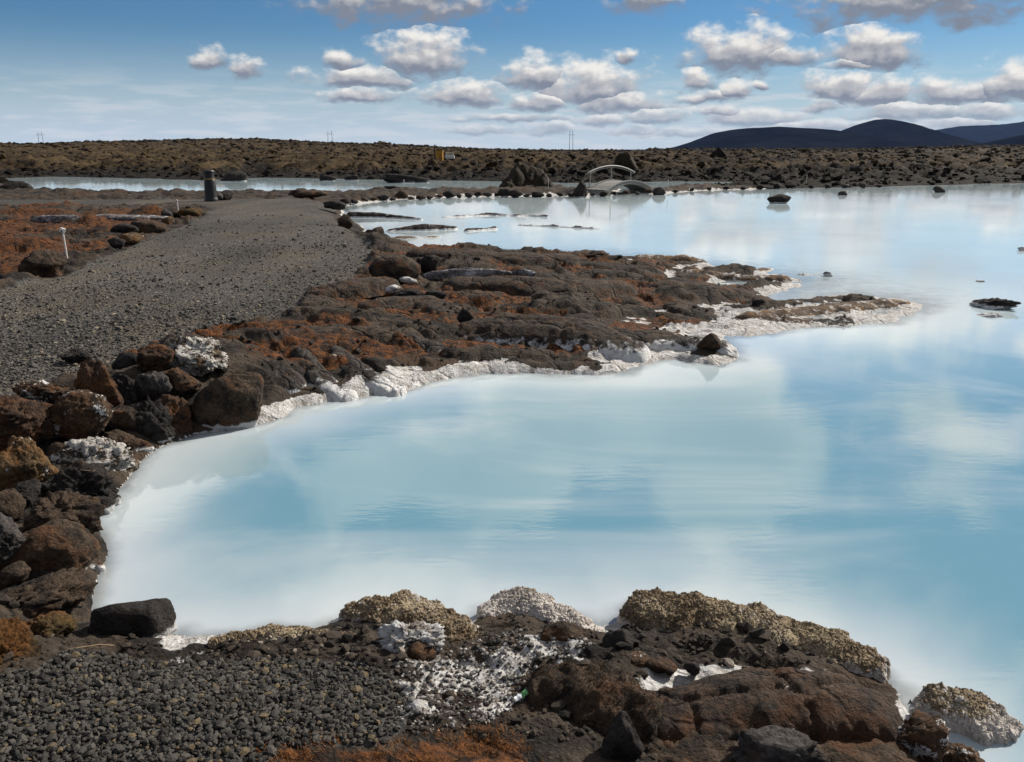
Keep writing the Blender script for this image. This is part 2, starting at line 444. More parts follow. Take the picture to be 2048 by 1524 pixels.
# ground materials fed by per-vertex masks
def ground_mat():
    m, t, out = new_mat('shore_ground')
    p = t.add('ShaderNodeNewGeometry').outputs['Position']
    A = lambda s: t.add('ShaderNodeAttribute', attribute_name=s).outputs['Fac']
    n = t.noise(p, 3.2, 6.0, 0.62); f = t.noise(p, 45.0, 5.0, 0.7); g = t.noise(p, 14.0, 5.0, 0.6)
    lava = t.mix(t.ramp(n, 0.38, 0.62), (0.014, 0.011, 0.009), (0.074, 0.055, 0.039))
    lava = t.mix(t.math('MULTIPLY', t.ramp(t.noise(t.vmath('ADD', p, (5, 3, 1)), 1.1, 5.0, 0.6), 0.52, 0.66), 0.6), lava, (0.095, 0.048, 0.022))
    lava = t.mix(t.math('MULTIPLY', t.ramp(f, 0.52, 0.75), 0.6), lava, (0.15, 0.122, 0.095))
    moss = t.mix(t.ramp(g, 0.36, 0.66), (0.024, 0.014, 0.009), (0.185, 0.066, 0.017))
    moss = t.mix(t.math('MULTIPLY', t.ramp(f, 0.48, 0.36), 0.8), moss, (0.022, 0.014, 0.008))
    mm = t.math('ADD', A('moss'), t.math('MULTIPLY', t.math('SUBTRACT', g, 0.5), 0.9))
    c = t.mix(t.ramp(mm, 0.42, 0.62), lava, moss)
    cellc = t.voro(p, 55.0, 'Color')
    cell = t.add('ShaderNodeSeparateColor', {0: cellc}).outputs[0]
    grav = t.mix(t.ramp(cell, 0.0, 1.0, smooth=False), (0.026, 0.026, 0.028), (0.125, 0.120, 0.112))
    gm = t.math('ADD', A('gravel'), t.math('MULTIPLY', t.math('SUBTRACT', f, 0.5), 0.8))
    c = t.mix(t.ramp(gm, 0.44, 0.56), c, grav)
    sil = t.math('ADD', A('silica'), t.math('ADD', t.math('MULTIPLY', t.math('SUBTRACT', g, 0.5), 0.75), t.math('MULTIPLY', t.math('SUBTRACT', f, 0.5), 0.5)))
    whitec = t.mix(t.ramp(t.math('ADD', t.math('MULTIPLY', f, 0.5), t.math('MULTIPLY', g, 0.5)), 0.38, 0.6), (0.36, 0.325, 0.285), (0.74, 0.735, 0.725))
    c = t.mix(t.ramp(sil, 0.42, 0.58), c, whitec)
    wp = t.vmath('ADD', p, t.vmath('MULTIPLY', t.add('ShaderNodeTexNoise', {'Vector': p, 'Scale': 2.0, 'Detail': 3.0}).outputs['Color'], (0.5, 0.5, 0.5)))
    crk = t.ramp(t.voro(wp, 1.7, 'Distance', 'DISTANCE_TO_EDGE'), 0.0, 0.05)
    h = t.math('ADD', t.math('MULTIPLY', t.voro(p, 55.0), 0.35), t.math('ADD', t.math('MULTIPLY', f, 1.0), t.math('ADD', t.math('MULTIPLY', g, 1.2), t.math('MULTIPLY', crk, 0.8))))
    finish(t, out, c, 0.93, h, 0.9, 0.03, 0.2)
    return m

def path_mat():
    m, t, out = new_mat('path_surface')
    p = t.add('ShaderNodeNewGeometry').outputs['Position']
    c1 = t.add('ShaderNodeSeparateColor', {0: t.voro(p, 38.0, 'Color')})
    c2 = t.add('ShaderNodeSeparateColor', {0: t.voro(p, 90.0, 'Color')})
    big = t.noise(p, 0.9, 5.0, 0.6); wide = t.noise(t.vmath('MULTIPLY', p, (1, .35, 1)), 0.8, 4.0, 0.55)
    c = t.mix(c1.outputs[0], (0.05, 0.047, 0.045), (0.155, 0.143, 0.126))
    c = t.mix(t.math('MULTIPLY', c2.outputs[1], 0.5), c, (0.08, 0.077, 0.074))
    c = t.mix(t.ramp(c1.outputs[1], 0.955, 0.975), c, (0.36, 0.31, 0.24))
    c = t.mix(t.math('MULTIPLY', t.ramp(big, 0.42, 0.66), 0.65), c, (0.125, 0.106, 0.078))
    c = t.vmath('MULTIPLY', c, t.add('ShaderNodeCombineXYZ', {0: t.ramp(wide, .3, .7, .62, 1.15), 1: t.ramp(wide, .3, .7, .62, 1.12), 2: t.ramp(wide, .3, .7, .63, 1.06)}).outputs[0])
    h = t.math('ADD', t.voro(p, 38.0), t.math('MULTIPLY', t.voro(p, 90.0), 0.4))
    finish(t, out, c, 0.93, h, 1.0, 0.03, 0.2)
    return m

def field_mat():
    m, t, out = new_mat('mossy_lava_field')
    p = t.add('ShaderNodeNewGeometry').outputs['Position']
    moss = t.add('ShaderNodeAttribute', attribute_name='moss').outputs['Fac']
    n = t.noise(p, 0.22, 6.0, 0.62); f = t.noise(p, 2.6, 6.0, 0.72)
    lava = t.mix(t.ramp(f, 0.35, 0.65), (0.010, 0.009, 0.008), (0.036, 0.029, 0.022))
    mo = t.mix(t.ramp(n, 0.4, 0.62), (0.034, 0.023, 0.012), (0.105, 0.074, 0.038))
    mo = t.mix(t.math('MULTIPLY', t.ramp(f, 0.5, 0.68), 0.6), mo, (0.13, 0.072, 0.03))
    k = t.math('ADD', moss, t.math('MULTIPLY', t.math('SUBTRACT', f, 0.5), 1.1))
    c = t.mix(t.ramp(k, 0.42, 0.62), lava, mo)
    finish(t, out, c, 0.95, f, 1.0, 0.35, 0.1)
    return m

def water_mat():
    m, t, out = new_mat('milky_silica_water')
    p = t.add('ShaderNodeNewGeometry').outputs['Position']
    dep = t.add('ShaderNodeAttribute', attribute_name='depth').outputs['Fac']
    cloud = t.noise(t.vmath('MULTIPLY', p, (1.0, 0.7, 1)), 0.9, 4.0, 0.55, 0.6)
    d2 = t.math('ADD', dep, t.math('MULTIPLY', t.math('SUBTRACT', cloud, 0.5), 0.25))
    plume = t.noise(t.vmath('MULTIPLY', p, (0.55, 1.0, 1)), 0.55, 5.0, 0.55, 1.2)
    deepc = t.mix(t.ramp(plume, 0.42, 0.66), (0.155, 0.315, 0.395), (0.32, 0.435, 0.485))
    c = t.mix(t.ramp(d2, -0.05, 0.55), (0.56, 0.61, 0.635), deepc)
    c = t.mix(t.math('MULTIPLY', t.add('ShaderNodeAttribute', attribute_name='far_white').outputs['Fac'], 0.85), c, (0.68, 0.81, 0.85))  # far whitening: glare and sky reflection put into the colour, with suspended silica
    opac = t.ramp(t.math('ADD', dep, t.math('MULTIPLY', t.math('SUBTRACT', t.noise(p, 4.0, 5.0, 0.6), 0.5), 0.10)), -0.01, 0.10, 0.45, 1.0)
    rip = t.math('ADD', t.math('MULTIPLY', t.noise(t.vmath('MULTIPLY', p, (0.55, 1.6, 1)), 3.2, 2.0, 0.5), 0.38), t.math('MULTIPLY', t.noise(t.vmath('MULTIPLY', p, (0.5, 1.5, 1)), 16.0, 3.0, 0.55), 0.24))
    calm = t.ramp(t.noise(p, 0.18, 3.0, 0.5), 0.40, 0.66, 0.3, 0.8)
    bn = t.add('ShaderNodeBump', {'Height': t.math('MULTIPLY', rip, calm), 'Strength': 0.09, 'Distance': 0.05}).outputs[0]
    dif = t.add('ShaderNodeBsdfDiffuse', {'Color': t.vmath('MULTIPLY', c, (0.74, 0.74, 0.74))})
    tr = t.add('ShaderNodeBsdfTransparent', {'Color': (0.90, 0.96, 0.97, 1)})
    body = t.add('ShaderNodeMixShader', {0: opac, 1: tr.outputs[0], 2: dif.outputs[0]})
    gl = t.add('ShaderNodeBsdfGlossy', {'Color': (1, 1, 1, 1), 'Roughness': 0.02, 'Normal': bn})
    fr = t.add('ShaderNodeFresnel', {'IOR': 1.62, 'Normal': bn})
    mx = t.add('ShaderNodeMixShader', {0: fr.outputs[0], 1: body.outputs[0], 2: gl.outputs[0]})
    t.l.new(mx.outputs[0], out.inputs[0])
    return m

M['ground'] = ground_mat(); M['path'] = path_mat(); M['field'] = field_mat(); M['water'] = water_mat()
M['hill'] = plain('shadow_toned_basalt_slope', (0.0075, 0.0075, 0.0085), 0.95, 0, 0.7, 0.006, 0.0)  # basalt, with the cloud shadow over the hills put into its colour

# ------------------------------------------------------------------ shape of the land
LAGOON = [(1985, 1640), (1890, 1540), (1830, 1470), (1815, 1400), (1762, 1352), (1700, 1312), (1600, 1277), (1500, 1246), (1400, 1226), (1290, 1218),
          (1250, 1242), (1200, 1256), (1150, 1244), (1060, 1222), (960, 1230), (930, 1252), (850, 1238), (760, 1222), (700, 1238), (640, 1264),
          (520, 1270), (420, 1284), (330, 1272), (250, 1270), (170, 1254), (185, 1200), (192, 1140), (203, 1085), (192, 1040), (235, 985), (272, 930),
          (330, 892), (390, 866), (460, 856), (515, 850), (560, 838), (612, 812), (660, 804), (720, 795), (800, 782), (842, 768), (880, 758), (980, 747), (1060, 747),
          (1180, 750), (1260, 745), (1312, 722), (1350, 718), (1430, 730), (1475, 718), (1470, 690), (1452, 674), (1530, 669), (1600, 656), (1690, 653),
          (1790, 642), (1848, 612), (1800, 598), (1700, 589), (1640, 592), (1560, 604), (1530, 594), (1598, 575), (1590, 557), (1540, 549), (1480, 543),
          (1420, 531), (1300, 521), (1180, 511), (1000, 511), (870, 503), (792, 500), (775, 490), (745, 474), (722, 455), (694, 440), (682, 425), (677, 413),
          (705, 408), (800, 399), (900, 394), (1000, 393), (1100, 391), (1165, 393), (1250, 389), (1330, 387), (1400, 381), (1600, 376), (1750, 374),
          (1900, 370), (2048, 366), (2300, 364), (3000, 366), (4200, 500), (5200, 1100), (3400, 1700), (2300, 1750)]
BACK_POOL = [(30, 384), (75, 389), (200, 389), (300, 393), (400, 394), (560, 393), (660, 392), (720, 389), (800, 386), (900, 384.5), (985, 384), (1100, 381), (1165, 380),
             (1225, 379), (1330, 376.5), (1400, 372.5), (1600, 368), (1640, 365), (1500, 363.5), (1350, 363), (1160, 366), (1000, 363), (900, 361), (640, 357), (520, 355), (440, 359), (400, 360.5), (300, 357), (100, 353), (0, 357), (-200, 362), (20, 366), (60, 376)]
LEFT_POOL = [(-300, 342), (0, 341), (40, 339.5), (50, 336), (0, 334.5), (-300, 334)]
CHANNEL = [(1222, 394), (1285, 392), (1330, 374), (1240, 376)]
WPOLY = [ppoly(q, 0.0) for q in (LAGOON, BACK_POOL, LEFT_POOL, CHANNEL)]
PATH_PX = [(-700, 700), (0, 588), (130, 545), (205, 508), (240, 498), (330, 462), (395, 440), (430, 420), (400, 408), (200, 407), (0, 409), (-300, 412), (-300, 398), (0, 398), (200, 398), (400, 398), (560, 396), (700, 394),
           (672, 401), (660, 412), (668, 430), (700, 452), (735, 478), (740, 505), (690, 540), (640, 570), (600, 600), (540, 630), (430, 645), (330, 668), (240, 690), (190, 730), (120, 745), (40, 770), (-20, 790), (-700, 1100)]
PATH_POLY = ppoly(PATH_PX, 0.40)
FGRAVEL = ppoly([(-900, 1420), (0, 1362), (75, 1350), (120, 1300), (200, 1288), (430, 1286), (620, 1284), (720, 1292), (790, 1325), (812, 1380), (806, 1440), (770, 1490), (560, 1500), (500, 1600), (430, 2400), (-2500, 2400)], 0.22)
MOSSP = [ppoly(q, 0.36) for q in ([(-100, 405), (120, 405), (395, 430), (320, 462), (230, 500), (120, 545), (-100, 590)],)]
FMOSS = ppoly([(500, 1500), (640, 1480), (760, 1500), (850, 1470), (930, 1440), (1050, 1470), (1080, 1600), (500, 1650)], 0.22)
FWHITE = ppoly([(800, 1320), (880, 1290), (1000, 1250), (1120, 1250), (1180, 1290), (1080, 1330), (1040, 1400), (960, 1440), (850, 1470), (800, 1440)], 0.15)
PWHITE = ppoly([(1380, 640), (1500, 615), (1700, 600), (1850, 605), (1800, 650), (1600, 665), (1500, 680), (1400, 670)], 0.05)
PFRONT = ppoly([(700, 770), (760, 745), (900, 720), (1000, 715), (1250, 690), (1320, 690), (1480, 690), (1480, 740), (1300, 760), (840, 790), (720, 810)], 0.05)
FW2 = ppoly([(1275, 1335), (1400, 1322), (1500, 1318), (1580, 1330), (1650, 1350), (1560, 1352), (1440, 1352), (1330, 1372), (1280, 1400)], 0.1)
PILE = ppoly([(-300, 740), (200, 740), (540, 850), (400, 900), (290, 940), (250, 1000), (230, 1100), (210, 1250), (-300, 1300)], 0.1)
HPTS = [(P(px, py, z), z) for px, py, z in [(200, 600, .40), (500, 450, .40), (560, 405, .40), (100, 410, .38), (120, 480, .38), (-300, 600, .42), (300, 640, .40), (100, 760, .40), (150, 950, .22),
        (60, 1100, .22), (80, 1300, .28), (400, 1450, .25), (400, 1310, .17), (700, 1330, .15), (700, 1500, .24), (1000, 1400, .13), (1300, 1480, .12), (1600, 1450, .08), (1400, 1300, .08),
        (700, 620, .36), (850, 600, .22), (1000, 620, .19), (1150, 640, .17), (1250, 580, .16), (1400, 600, .11), (1500, 560, .05), (1500, 640, .035), (1700, 615, .0), (900, 530, .26), (700, 480, .33), (1000, 388, .25), (1500, 372, .22)]]

def base_h(x, y):
    s = 0; wsum = 0
    for (q, z) in HPTS:
        d2 = (x - q[0]) ** 2 + (y - q[1]) ** 2
        r2 = 0.05 * (q[0] ** 2 + q[1] ** 2) * 0.1 + 0.02
        k = 1 / (d2 + r2) ** 1.5
        s = s + k * z; wsum = wsum + k
    return s / wsum

SKYLINE = [(-400, 288), (0, 287), (100, 286), (165, 283), (300, 281), (420, 278), (520, 278), (580, 281), (640, 284), (700, 286), (748, 287), (763, 283), (785, 288), (850, 291), (950, 296), (1100, 299), (1280, 300),
           (1310, 296), (1350, 297), (1600, 297), (1750, 296), (1850, 293), (1950, 291), (2048, 289), (2500, 289)]
SK_AZ = np.array([math.atan2(pix_dir(a, b)[0], pix_dir(a, b)[1]) for a, b in SKYLINE])
SK_EL = np.array([pix_dir(a, b)[2] / math.hypot(*pix_dir(a, b)[:2]) for a, b in SKYLINE])

def land(x, y, full=True):
    """height of the ground and its surface masks"""
    r = np.hypot(x, y)
    wob = np.minimum(0.05 + 0.012 * r, 0.6)
    xs = x + wob * fbm2(x * 1.7 / (0.4 + 0.06 * r), y * 1.7 / (0.4 + 0.06 * r), 3, 3) * 0.8
    ys = y + wob * fbm2(x * 1.7 / (0.4 + 0.06 * r) + 40, y * 1.7 / (0.4 + 0.06 * r), 3, 4) * 0.8
    sd = np.full(x.shape, 1e9)
    for q in WPOLY:
        sd = np.minimum(sd, sdist(xs, ys, q))
    b = base_h(x, y)
    pth = sdist(x + 0.12 * fbm2(x * 2, y * 2, 2, 8), y + 0.3 * fbm2(x * 1.5, y * 1.5, 3, 9), PATH_POLY)
    fg = sdist(x, y, FGRAVEL)
    gravel = np.maximum(1 - smooth(pth, -0.05, 0.12), 1 - smooth(fg, -0.03, 0.05))
    dry = 1 - gravel
    w_in = 0.30 + 0.01 * r
    h = np.where(sd > 0, 0.012 + b * (1 - np.exp(-np.maximum(sd, 0) / w_in)), -(0.95 - 0.82 * smooth(y, 7.0, 13.0)) * (1 - np.exp(np.minimum(sd, 0) / (1.05 + 0.03 * r))))
    inland = smooth(sd, 0.02, 0.35 + 0.01 * r)
    # pahoehoe pillows
    sx = 1.0 + 0.015 * r
    wx = x + 0.25 * fbm2(x * 0.9, y * 0.9, 3, 21); wy = y + 0.25 * fbm2(x * 0.9 + 9, y * 0.9, 3, 22)
    f1, f2, cid = worley2(wx * 0.55, wy * 0.62, 5)
    pil = np.clip(1 - (f1 / 0.74) ** 2, 0, 1) ** 0.6 * smooth(f2 - f1, 0.0, 0.22)
    g1, g2, gid = worley2(wx * 2.1, wy * 1.7, 9)
    pil2 = np.clip(1 - (g1 / 0.75) ** 2, 0, 1) ** 0.7 * smooth(g2 - g1, 0.0, 0.18)
    bil = np.abs(fbm2(wx * 0.55, wy * 0.75, 4, 30, 0.5)); bil2 = np.abs(fbm2(wx * 1.7, wy * 2.1, 4, 31, 0.55)); bil3 = np.abs(fbm2(x * 6, y * 6, 3, 32, 0.55))
    lump = 0.06 * pil * (0.2 + 1.1 * cid) + 0.40 * bil + 0.075 * bil2 + 0.02 * bil3 - 0.125
    st = lump / 0.075; fr = st - np.floor(st)
    lump = 0.45 * lump + 0.55 * 0.075 * (np.floor(st) + smooth(fr, 0.0, 0.4))
    h = h + dry * inland * lump * np.where(r > 4.5, 1.0, 0.5)
    h = h + (1 - gravel) * 0.05 * fbm2(x * 1.9, y * 1.9, 5, 35, 0.6) * smooth(sd, -0.35, 0.1) * (1 - smooth(sd, 0.3, 0.8))
    fine = fbm2(x * 11, y * 11, 4, 40)
    h = h + (dry * 0.022 + gravel * 0.005) * fine * smooth(sd, -0.4, 0.2)
    h = h + gravel * 0.018 * fbm2(x * 0.8, y * 0.8, 3, 41)
    if not full:
        return h, sd
    # rope folds
    rope = np.sin((wy * 30 + wx * 6) + 5 * fbm2(x * 1.3, y * 1.3, 2, 50))
    h = h + dry * inland * 0.011 * rope * (cid > 0.3) * (r > 4.5)
    moss = np.zeros(x.shape)
    for q in MOSSP:
        moss = np.maximum(moss, 0.72 * (1 - smooth(sdist(x, y, q), -0.6, 0.3)) * (0.45 + 0.75 * smooth(fbm2(x * 0.8, y * 0.5, 3, 66), -0.35, 0.25)))
    hollow = smooth(0.28 - bil, 0.0, 0.16) * smooth(fbm2(x * 0.45, y * 0.6, 3, 60), -0.28, 0.02)
    moss = np.maximum(moss, 0.9 * hollow * (r > 5) * (r < 26) * smooth(sd, 0.25, 0.7) * (x > -3.5))
    moss = np.maximum(moss, 0.75 * (1 - smooth(sdist(x, y, FMOSS), -0.1, 0.12)))
    moss = moss * dry
    piled = smooth(sdist(x, y, PILE), 0.15, -0.1)
    lowb = smooth(0.04 + 0.15 * fbm2(x * 0.9, y * 0.9, 3, 71) + 0.035 * smooth(sdist(x, y, PFRONT), 0.15, -0.15) + 0.05 * fbm2(x * 4, y * 4, 4, 70) - h, -0.03, 0.03) * (1 - 0.85 * piled)
    leftd = smooth(sdist(x + 0.13 * fbm2(x * 5, y * 5, 3, 72), y + 0.16 * fbm2(x * 5 + 9, y * 5, 3, 73), FWHITE), 0.14, -0.10) * (0.5 + 0.9 * smooth(fbm2(x * 4, y * 4, 4, 74), -0.35, 0.3))
    sil = np.maximum(lowb, leftd * 0.58)
    sil = np.maximum(sil, 0.40 * smooth(sdist(x, y, PWHITE), 0.2, -0.2))
    sil = np.maximum(sil, 0.74 * smooth(sdist(x + .05 * fbm2(x * 9, y * 9, 3, 75), y, FW2), 0.06, -0.04))
    sil = np.where(h > -0.005, sil, 1.0)
    return h, sd, gravel, moss, sil, pth, fg

def polar(r_list, a0, a1, nc):
    an = np.linspace(a0, a1, nc)
    R, A = np.meshgrid(np.array(r_list), an, indexing='ij')
    return R * np.sin(A), R * np.cos(A)

def grid_faces(nr, nc):
    i = np.arange(nr * nc).reshape(nr, nc)
    return np.stack([i[:-1, :-1], i[1:, :-1], i[1:, 1:], i[:-1, 1:]], -1).reshape(-1, 4)[:, ::-1].copy()

def compact(co, faces, attrs):
    used = np.unique(faces); mp = np.full(len(co), -1, np.int64); mp[used] = np.arange(len(used))
    return co[used], mp[faces], {k: v[used] for k, v in attrs.items()}

rl = [0.9]
while rl[-1] < 62:
    r = rl[-1]; rl.append(r + 0.0043 * r + 0.00013 * r * r)
NC = 760
HALF = math.radians(47)
X, Y = polar(rl, -HALF, HALF, NC)
x, y = X.ravel(), Y.ravel()
h, sd, gravel, moss, sil, pth, fg = land(x, y)
F = grid_faces(len(rl), NC)
fy = y[F].mean(1); fh = h[F].max(1); fp = pth[F].mean(1)
FIELD_Y = 46.5
keep = (fh > -0.24) & (fy < FIELD_Y)
on_path = fp < 0.0
attrs = {'gravel': gravel, 'moss': moss, 'silica': sil}
co = np.stack([x, y, h], 1)
c1, f1_, a1_ = compact(co, F[keep & ~on_path], attrs)
o = mesh_obj('ground', c1, f1_, M['ground'], attrs=a1_); o['kind'] = 'structure'
o['label'] = 'dark brown lava shore with orange moss and white silica edges'
c1, f1_, a1_ = compact(co, F[keep & on_path], attrs)
o = mesh_obj('path', c1, f1_, M['path'], attrs=a1_); o['kind'] = 'structure'
o['label'] = 'wide grey gravel path running beside the lagoon'

# lava field behind the pools, out to the skyline
def field_h(x, y):
    r = np.hypot(x, y); a = np.arctan2(x, y)
    sd = np.full(x.shape, 1e9)
    for q in WPOLY:
        sd = np.minimum(sd, sdist(x + 1.2 * fbm2(x * .35, y * .35, 3, 3), y + 1.2 * fbm2(x * .35, y * .35, 3, 4), q))
    edge = smooth(sd, 0, 9.0) * 0.75 + 0.25 * smooth(sd, 0, 2.0)
    base = np.where(sd > 0, 0.05 + 0.80 * (1 - np.exp(-np.maximum(sd, 0) / 13.0)), -0.9 * (1 - np.exp(np.minimum(sd, 0) / 1.5)))
    ridg = 1 - np.abs(fbm2(x * 0.16, y * 0.11, 5, 80, 0.56)) * 2.2
    med = 1 - np.abs(fbm2(x * 0.55, y * 0.42, 4, 81, 0.6)) * 2.0
    amp = np.where(r < 220, 1.0, 220 / r)
    rough = edge * amp * (0.95 * (ridg - 0.55) + 0.6 * (med - 0.5))
    flat = smooth(sdist(x, y, ppoly([(-300, 334), (0, 331), (190, 329), (170, 323), (-300, 322)], 0.6)), 3.0, -3.0)
    up = smooth(r, 90, 420)
    skyz = np.interp(a, SK_AZ, SK_EL) * 430 + CAM_Z - 0.5
    z = base + rough * (1 - 0.85 * flat)
    z = z * (1 - up) + (skyz + 0.9 * amp * (ridg - 0.6)) * up
    z = np.where(r > 430, z - np.minimum((r - 430) * 0.004, 4.0), z)
    moss = smooth(fbm2(x * 0.06, y * 0.05, 3, 90) * 0.6 + 0.5 * (ridg - 0.5) + 0.55 * (med - 0.5), -0.05, 0.3)
    leftw = smooth(-a, -0.25, 0.35)
    moss = moss * edge * (0.55 + 0.45 * leftw) * (1 - 0.45 * smooth(r, 180, 380)) * smooth(sd, 1, 4)
    return z, moss * (1 - 0.75 * flat), sd
rl2 = [44.0]
while rl2[-1] < 520:
    rl2.append(rl2[-1] * 1.0072)
rl2 += [600, 800, 1200, 2000, 4000, 8000, 13000]
X, Y = polar(rl2, -HALF, HALF, 640)
x, y = X.ravel(), Y.ravel()
z, ms, sd2 = field_h(x, y)
F = grid_faces(len(rl2), 640)
kp = (y[F].mean(1) > FIELD_Y - 0.4) & (z[F].max(1) > -0.4)
c1, f1_, a1_ = compact(np.stack([x, y, z], 1), F[kp], {'moss': ms})
o = mesh_obj('lava_field', c1, f1_, M['field'], attrs=a1_); o['kind'] = 'structure'
o['label'] = 'rough mossy lava field stretching to the skyline'

# sheet of ground round the rest of the place
bm = bmesh.new()
bmesh.ops.create_circle(bm, cap_ends=True, segments=96, radius=13900)
o = bm_obj('ground_sheet', bm, M['field']); o.location.z = -12.0; o['kind'] = 'structure'

# water
rl3 = [1.2]
while rl3[-1] < 150:
    r = rl3[-1]; rl3.append(r + 0.009 * r + 0.0003 * r * r)
X, Y = polar(rl3, -HALF, HALF, 460)
x, y = X.ravel(), Y.ravel()
hw_, _ = land(x, y, False)
far = y > FIELD_Y
zf, _, _ = field_h(x, y)
dep = -np.where(far, zf, hw_)
F = grid_faces(len(rl3), 460)
kp = dep[F].max(1) > -0.12
c1, f1_, a1_ = compact(np.stack([x, y, np.zeros_like(x)], 1), F[kp], {'depth': dep, 'far_white': smooth(y - 0.25 * x, 5.0, 11.0) * (0.75 + 0.25 * smooth(fbm2(x * .3, y * .3, 3, 15), -.3, .2))})
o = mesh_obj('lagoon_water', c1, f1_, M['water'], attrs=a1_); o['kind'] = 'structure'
o['label'] = 'milky pale blue lagoon water reflecting clouds'

def ground_z(x, y):
    h, _ = land(np.array([float(x)]), np.array([float(y)]), False)
    return float(h[0])

# ------------------------------------------------------------------ far hills
def hill(label, prof, D, half, seed):
    """ridge whose crest follows prof (photograph pixels) at distance D, with slopes to both sides"""
    px = np.array([p[0] for p in prof], float); py = np.array([p[1] for p in prof], float)
    n, m = 150, 41
    u = np.linspace(px[0], px[-1], n)
    crest = np.interp(u, px, py)
    k = np.ones(5) / 5; crest = np.convolve(np.pad(crest, 2, mode='edge'), k, mode='valid')
    xs = (u - 1024) / FPX * D
    hz = CAM_Z + (297 - crest) / FPX * D + 2
    t = np.linspace(-1, 1, m)
    XX = np.repeat(xs[:, None], m, 1); YY = D / 1.0 + t[None, :] * half + np.zeros((n, 1))
    prof_t = np.clip(1 - np.abs(t) ** 1.35, 0, 1)
    ZZ = hz[:, None] * prof_t[None, :]
    nz = -np.abs(fbm2(XX.ravel() / 240, YY.ravel() / 240, 5, seed)).reshape(n, m)
    ZZ = ZZ + nz * 0.26 * ZZ * (1 - 0.8 * (np.abs(t)[None, :] < 0.12)) - 4 * (np.abs(t)[None, :] > 0.97)
    o = mesh_obj('hill', np.stack([XX.ravel(), YY.ravel(), ZZ.ravel()], 1), grid_faces(n, m)[:, ::-1], M['hill'])
    o['kind'] = 'structure'; o['label'] = label
hill('long dark hill with a flat rounded back', [(1330, 301), (1357, 297), (1385, 281), (1415, 268), (1450, 262), (1490, 259), (1530, 257), (1570, 259), (1600, 260), (1640, 263), (1660, 267), (1700, 276), (1760, 292), (1790, 301)], 4200, 700, 1)
hill('taller dark hill with a pointed top', [(1590, 301), (1630, 283), (1660, 265), (1690, 252), (1720, 244), (1740, 242), (1765, 246), (1790, 252), (1812, 262), (1832, 268), (1855, 280), (1900, 293), (1930, 301)], 4900, 700, 2)
hill('blue far mountain with a faint snow streak', [(1780, 300), (1820, 274), (1840, 262), (1880, 256), (1930, 254), (1970, 252), (2010, 246), (2048, 244), (2120, 243), (2250, 252), (2400, 280), (2450, 300)], 9000, 1600, 3)
hill('dark slope at the edge of the view', [(1940, 300), (1985, 290), (2020, 276), (2060, 262), (2150, 240), (2300, 235), (2500, 290), (2540, 301)], 3400, 600, 4)

# ------------------------------------------------------------------ rocks
def rock_mesh(seed, sub=4, facets=9, facet_lo=0.62, facet_hi=0.95, bump=0.10, fine=0.05, smoothk=34.0):
    v, f = ico(sub)
    rng = np.random.RandomState(seed)
    nrm = rng.normal(size=(facets, 3)); nrm /= np.linalg.norm(nrm, axis=1)[:, None]
    dk = rng.uniform(facet_lo, facet_hi, facets)
    dots = np.clip(v @ nrm.T, 1e-3, None)
    rr = np.minimum(dk[None, :] / dots, 3.0)
    rr = np.concatenate([rr, np.ones((len(v), 1))], 1)
    r = -np.log(np.exp(-smoothk * rr).sum(1)) / smoothk
    off = rng.uniform(0, 50, 3)
    r = r + bump * fbm3(v * 1.7 + off, 3, seed) + fine * fbm3(v * 6 + off, 4, seed + 3, 0.6)
    r = r + fine * 0.75 * (0.35 - np.abs(fbm3(v * 3.1 + off, 3, seed + 5, 0.55))) + fine * 0.35 * fbm3(v * 15 + off, 3, seed + 6, 0.6)
    pit = np.abs(fbm3(v * 4 + off, 2, seed + 9))
    r = r - fine * 1.4 * np.clip(0.12 - pit, 0, 1) / 0.12 * 0.5
    return v * r[:, None], f

def place_rock(name, label, box, mat, z=None, seed=0, depth=0.8, cat='rock', group=None, sub=4, tilt=0.15, minh=0.16, peak=0.0, **kw):
    """a rock filling a box of photograph pixels, standing on the ground at the box's lower edge"""
    x0, y0, x1, y1 = box
    xc = (x0 + x1) / 2
    zz = 0.2 if z is None else z
    q = P(xc, y1, zz)
    if z is None:
        for _ in range(3):
            zz = max(ground_z(q[0], q[1]), -0.03); q = P(xc, y1, zz)
    dp = depth_of(q[0], q[1], zz)
    W = (x1 - x0) / FPX * dp
    th = math.atan2(CAM_Z - zz, q[1])
    D = W * depth
    Hh = ((y1 - y0) / FPX * dp - 0.75 * D * math.sin(th)) / math.cos(th)
    Hh = max(Hh, minh * W)
    v, f = rock_mesh(seed, sub, **kw)
    ext = v.max(0) - v.min(0); v = (v - (v.max(0) + v.min(0)) / 2) / ext       # unit box
    if peak:
        v[:, :2] *= (1 - peak * np.clip(v[:, 2] + 0.35, 0, 1))[:, None]
    rng = random.Random(seed)
    a = rng.uniform(-tilt, tilt)
    Rm = np.array(Matrix.Rotation(a, 3, 'Y'))
    v = v * np.array([W * 1.1, D * 1.1, Hh * 1.36]) @ Rm.T
    fdir = np.array([q[0], q[1]]) / np.hypot(*q)
    o = mesh_obj(name, v + np.array([0, 0, Hh * 0.36]), f, M[mat])
    o.location = (q[0] + fdir[0] * D * 0.42, q[1] + fdir[1] * D * 0.42, zz)
    o.rotation_euler = (0, 0, -math.atan2(q[0], q[1]))
    tag(o, label, cat, group)
    return o

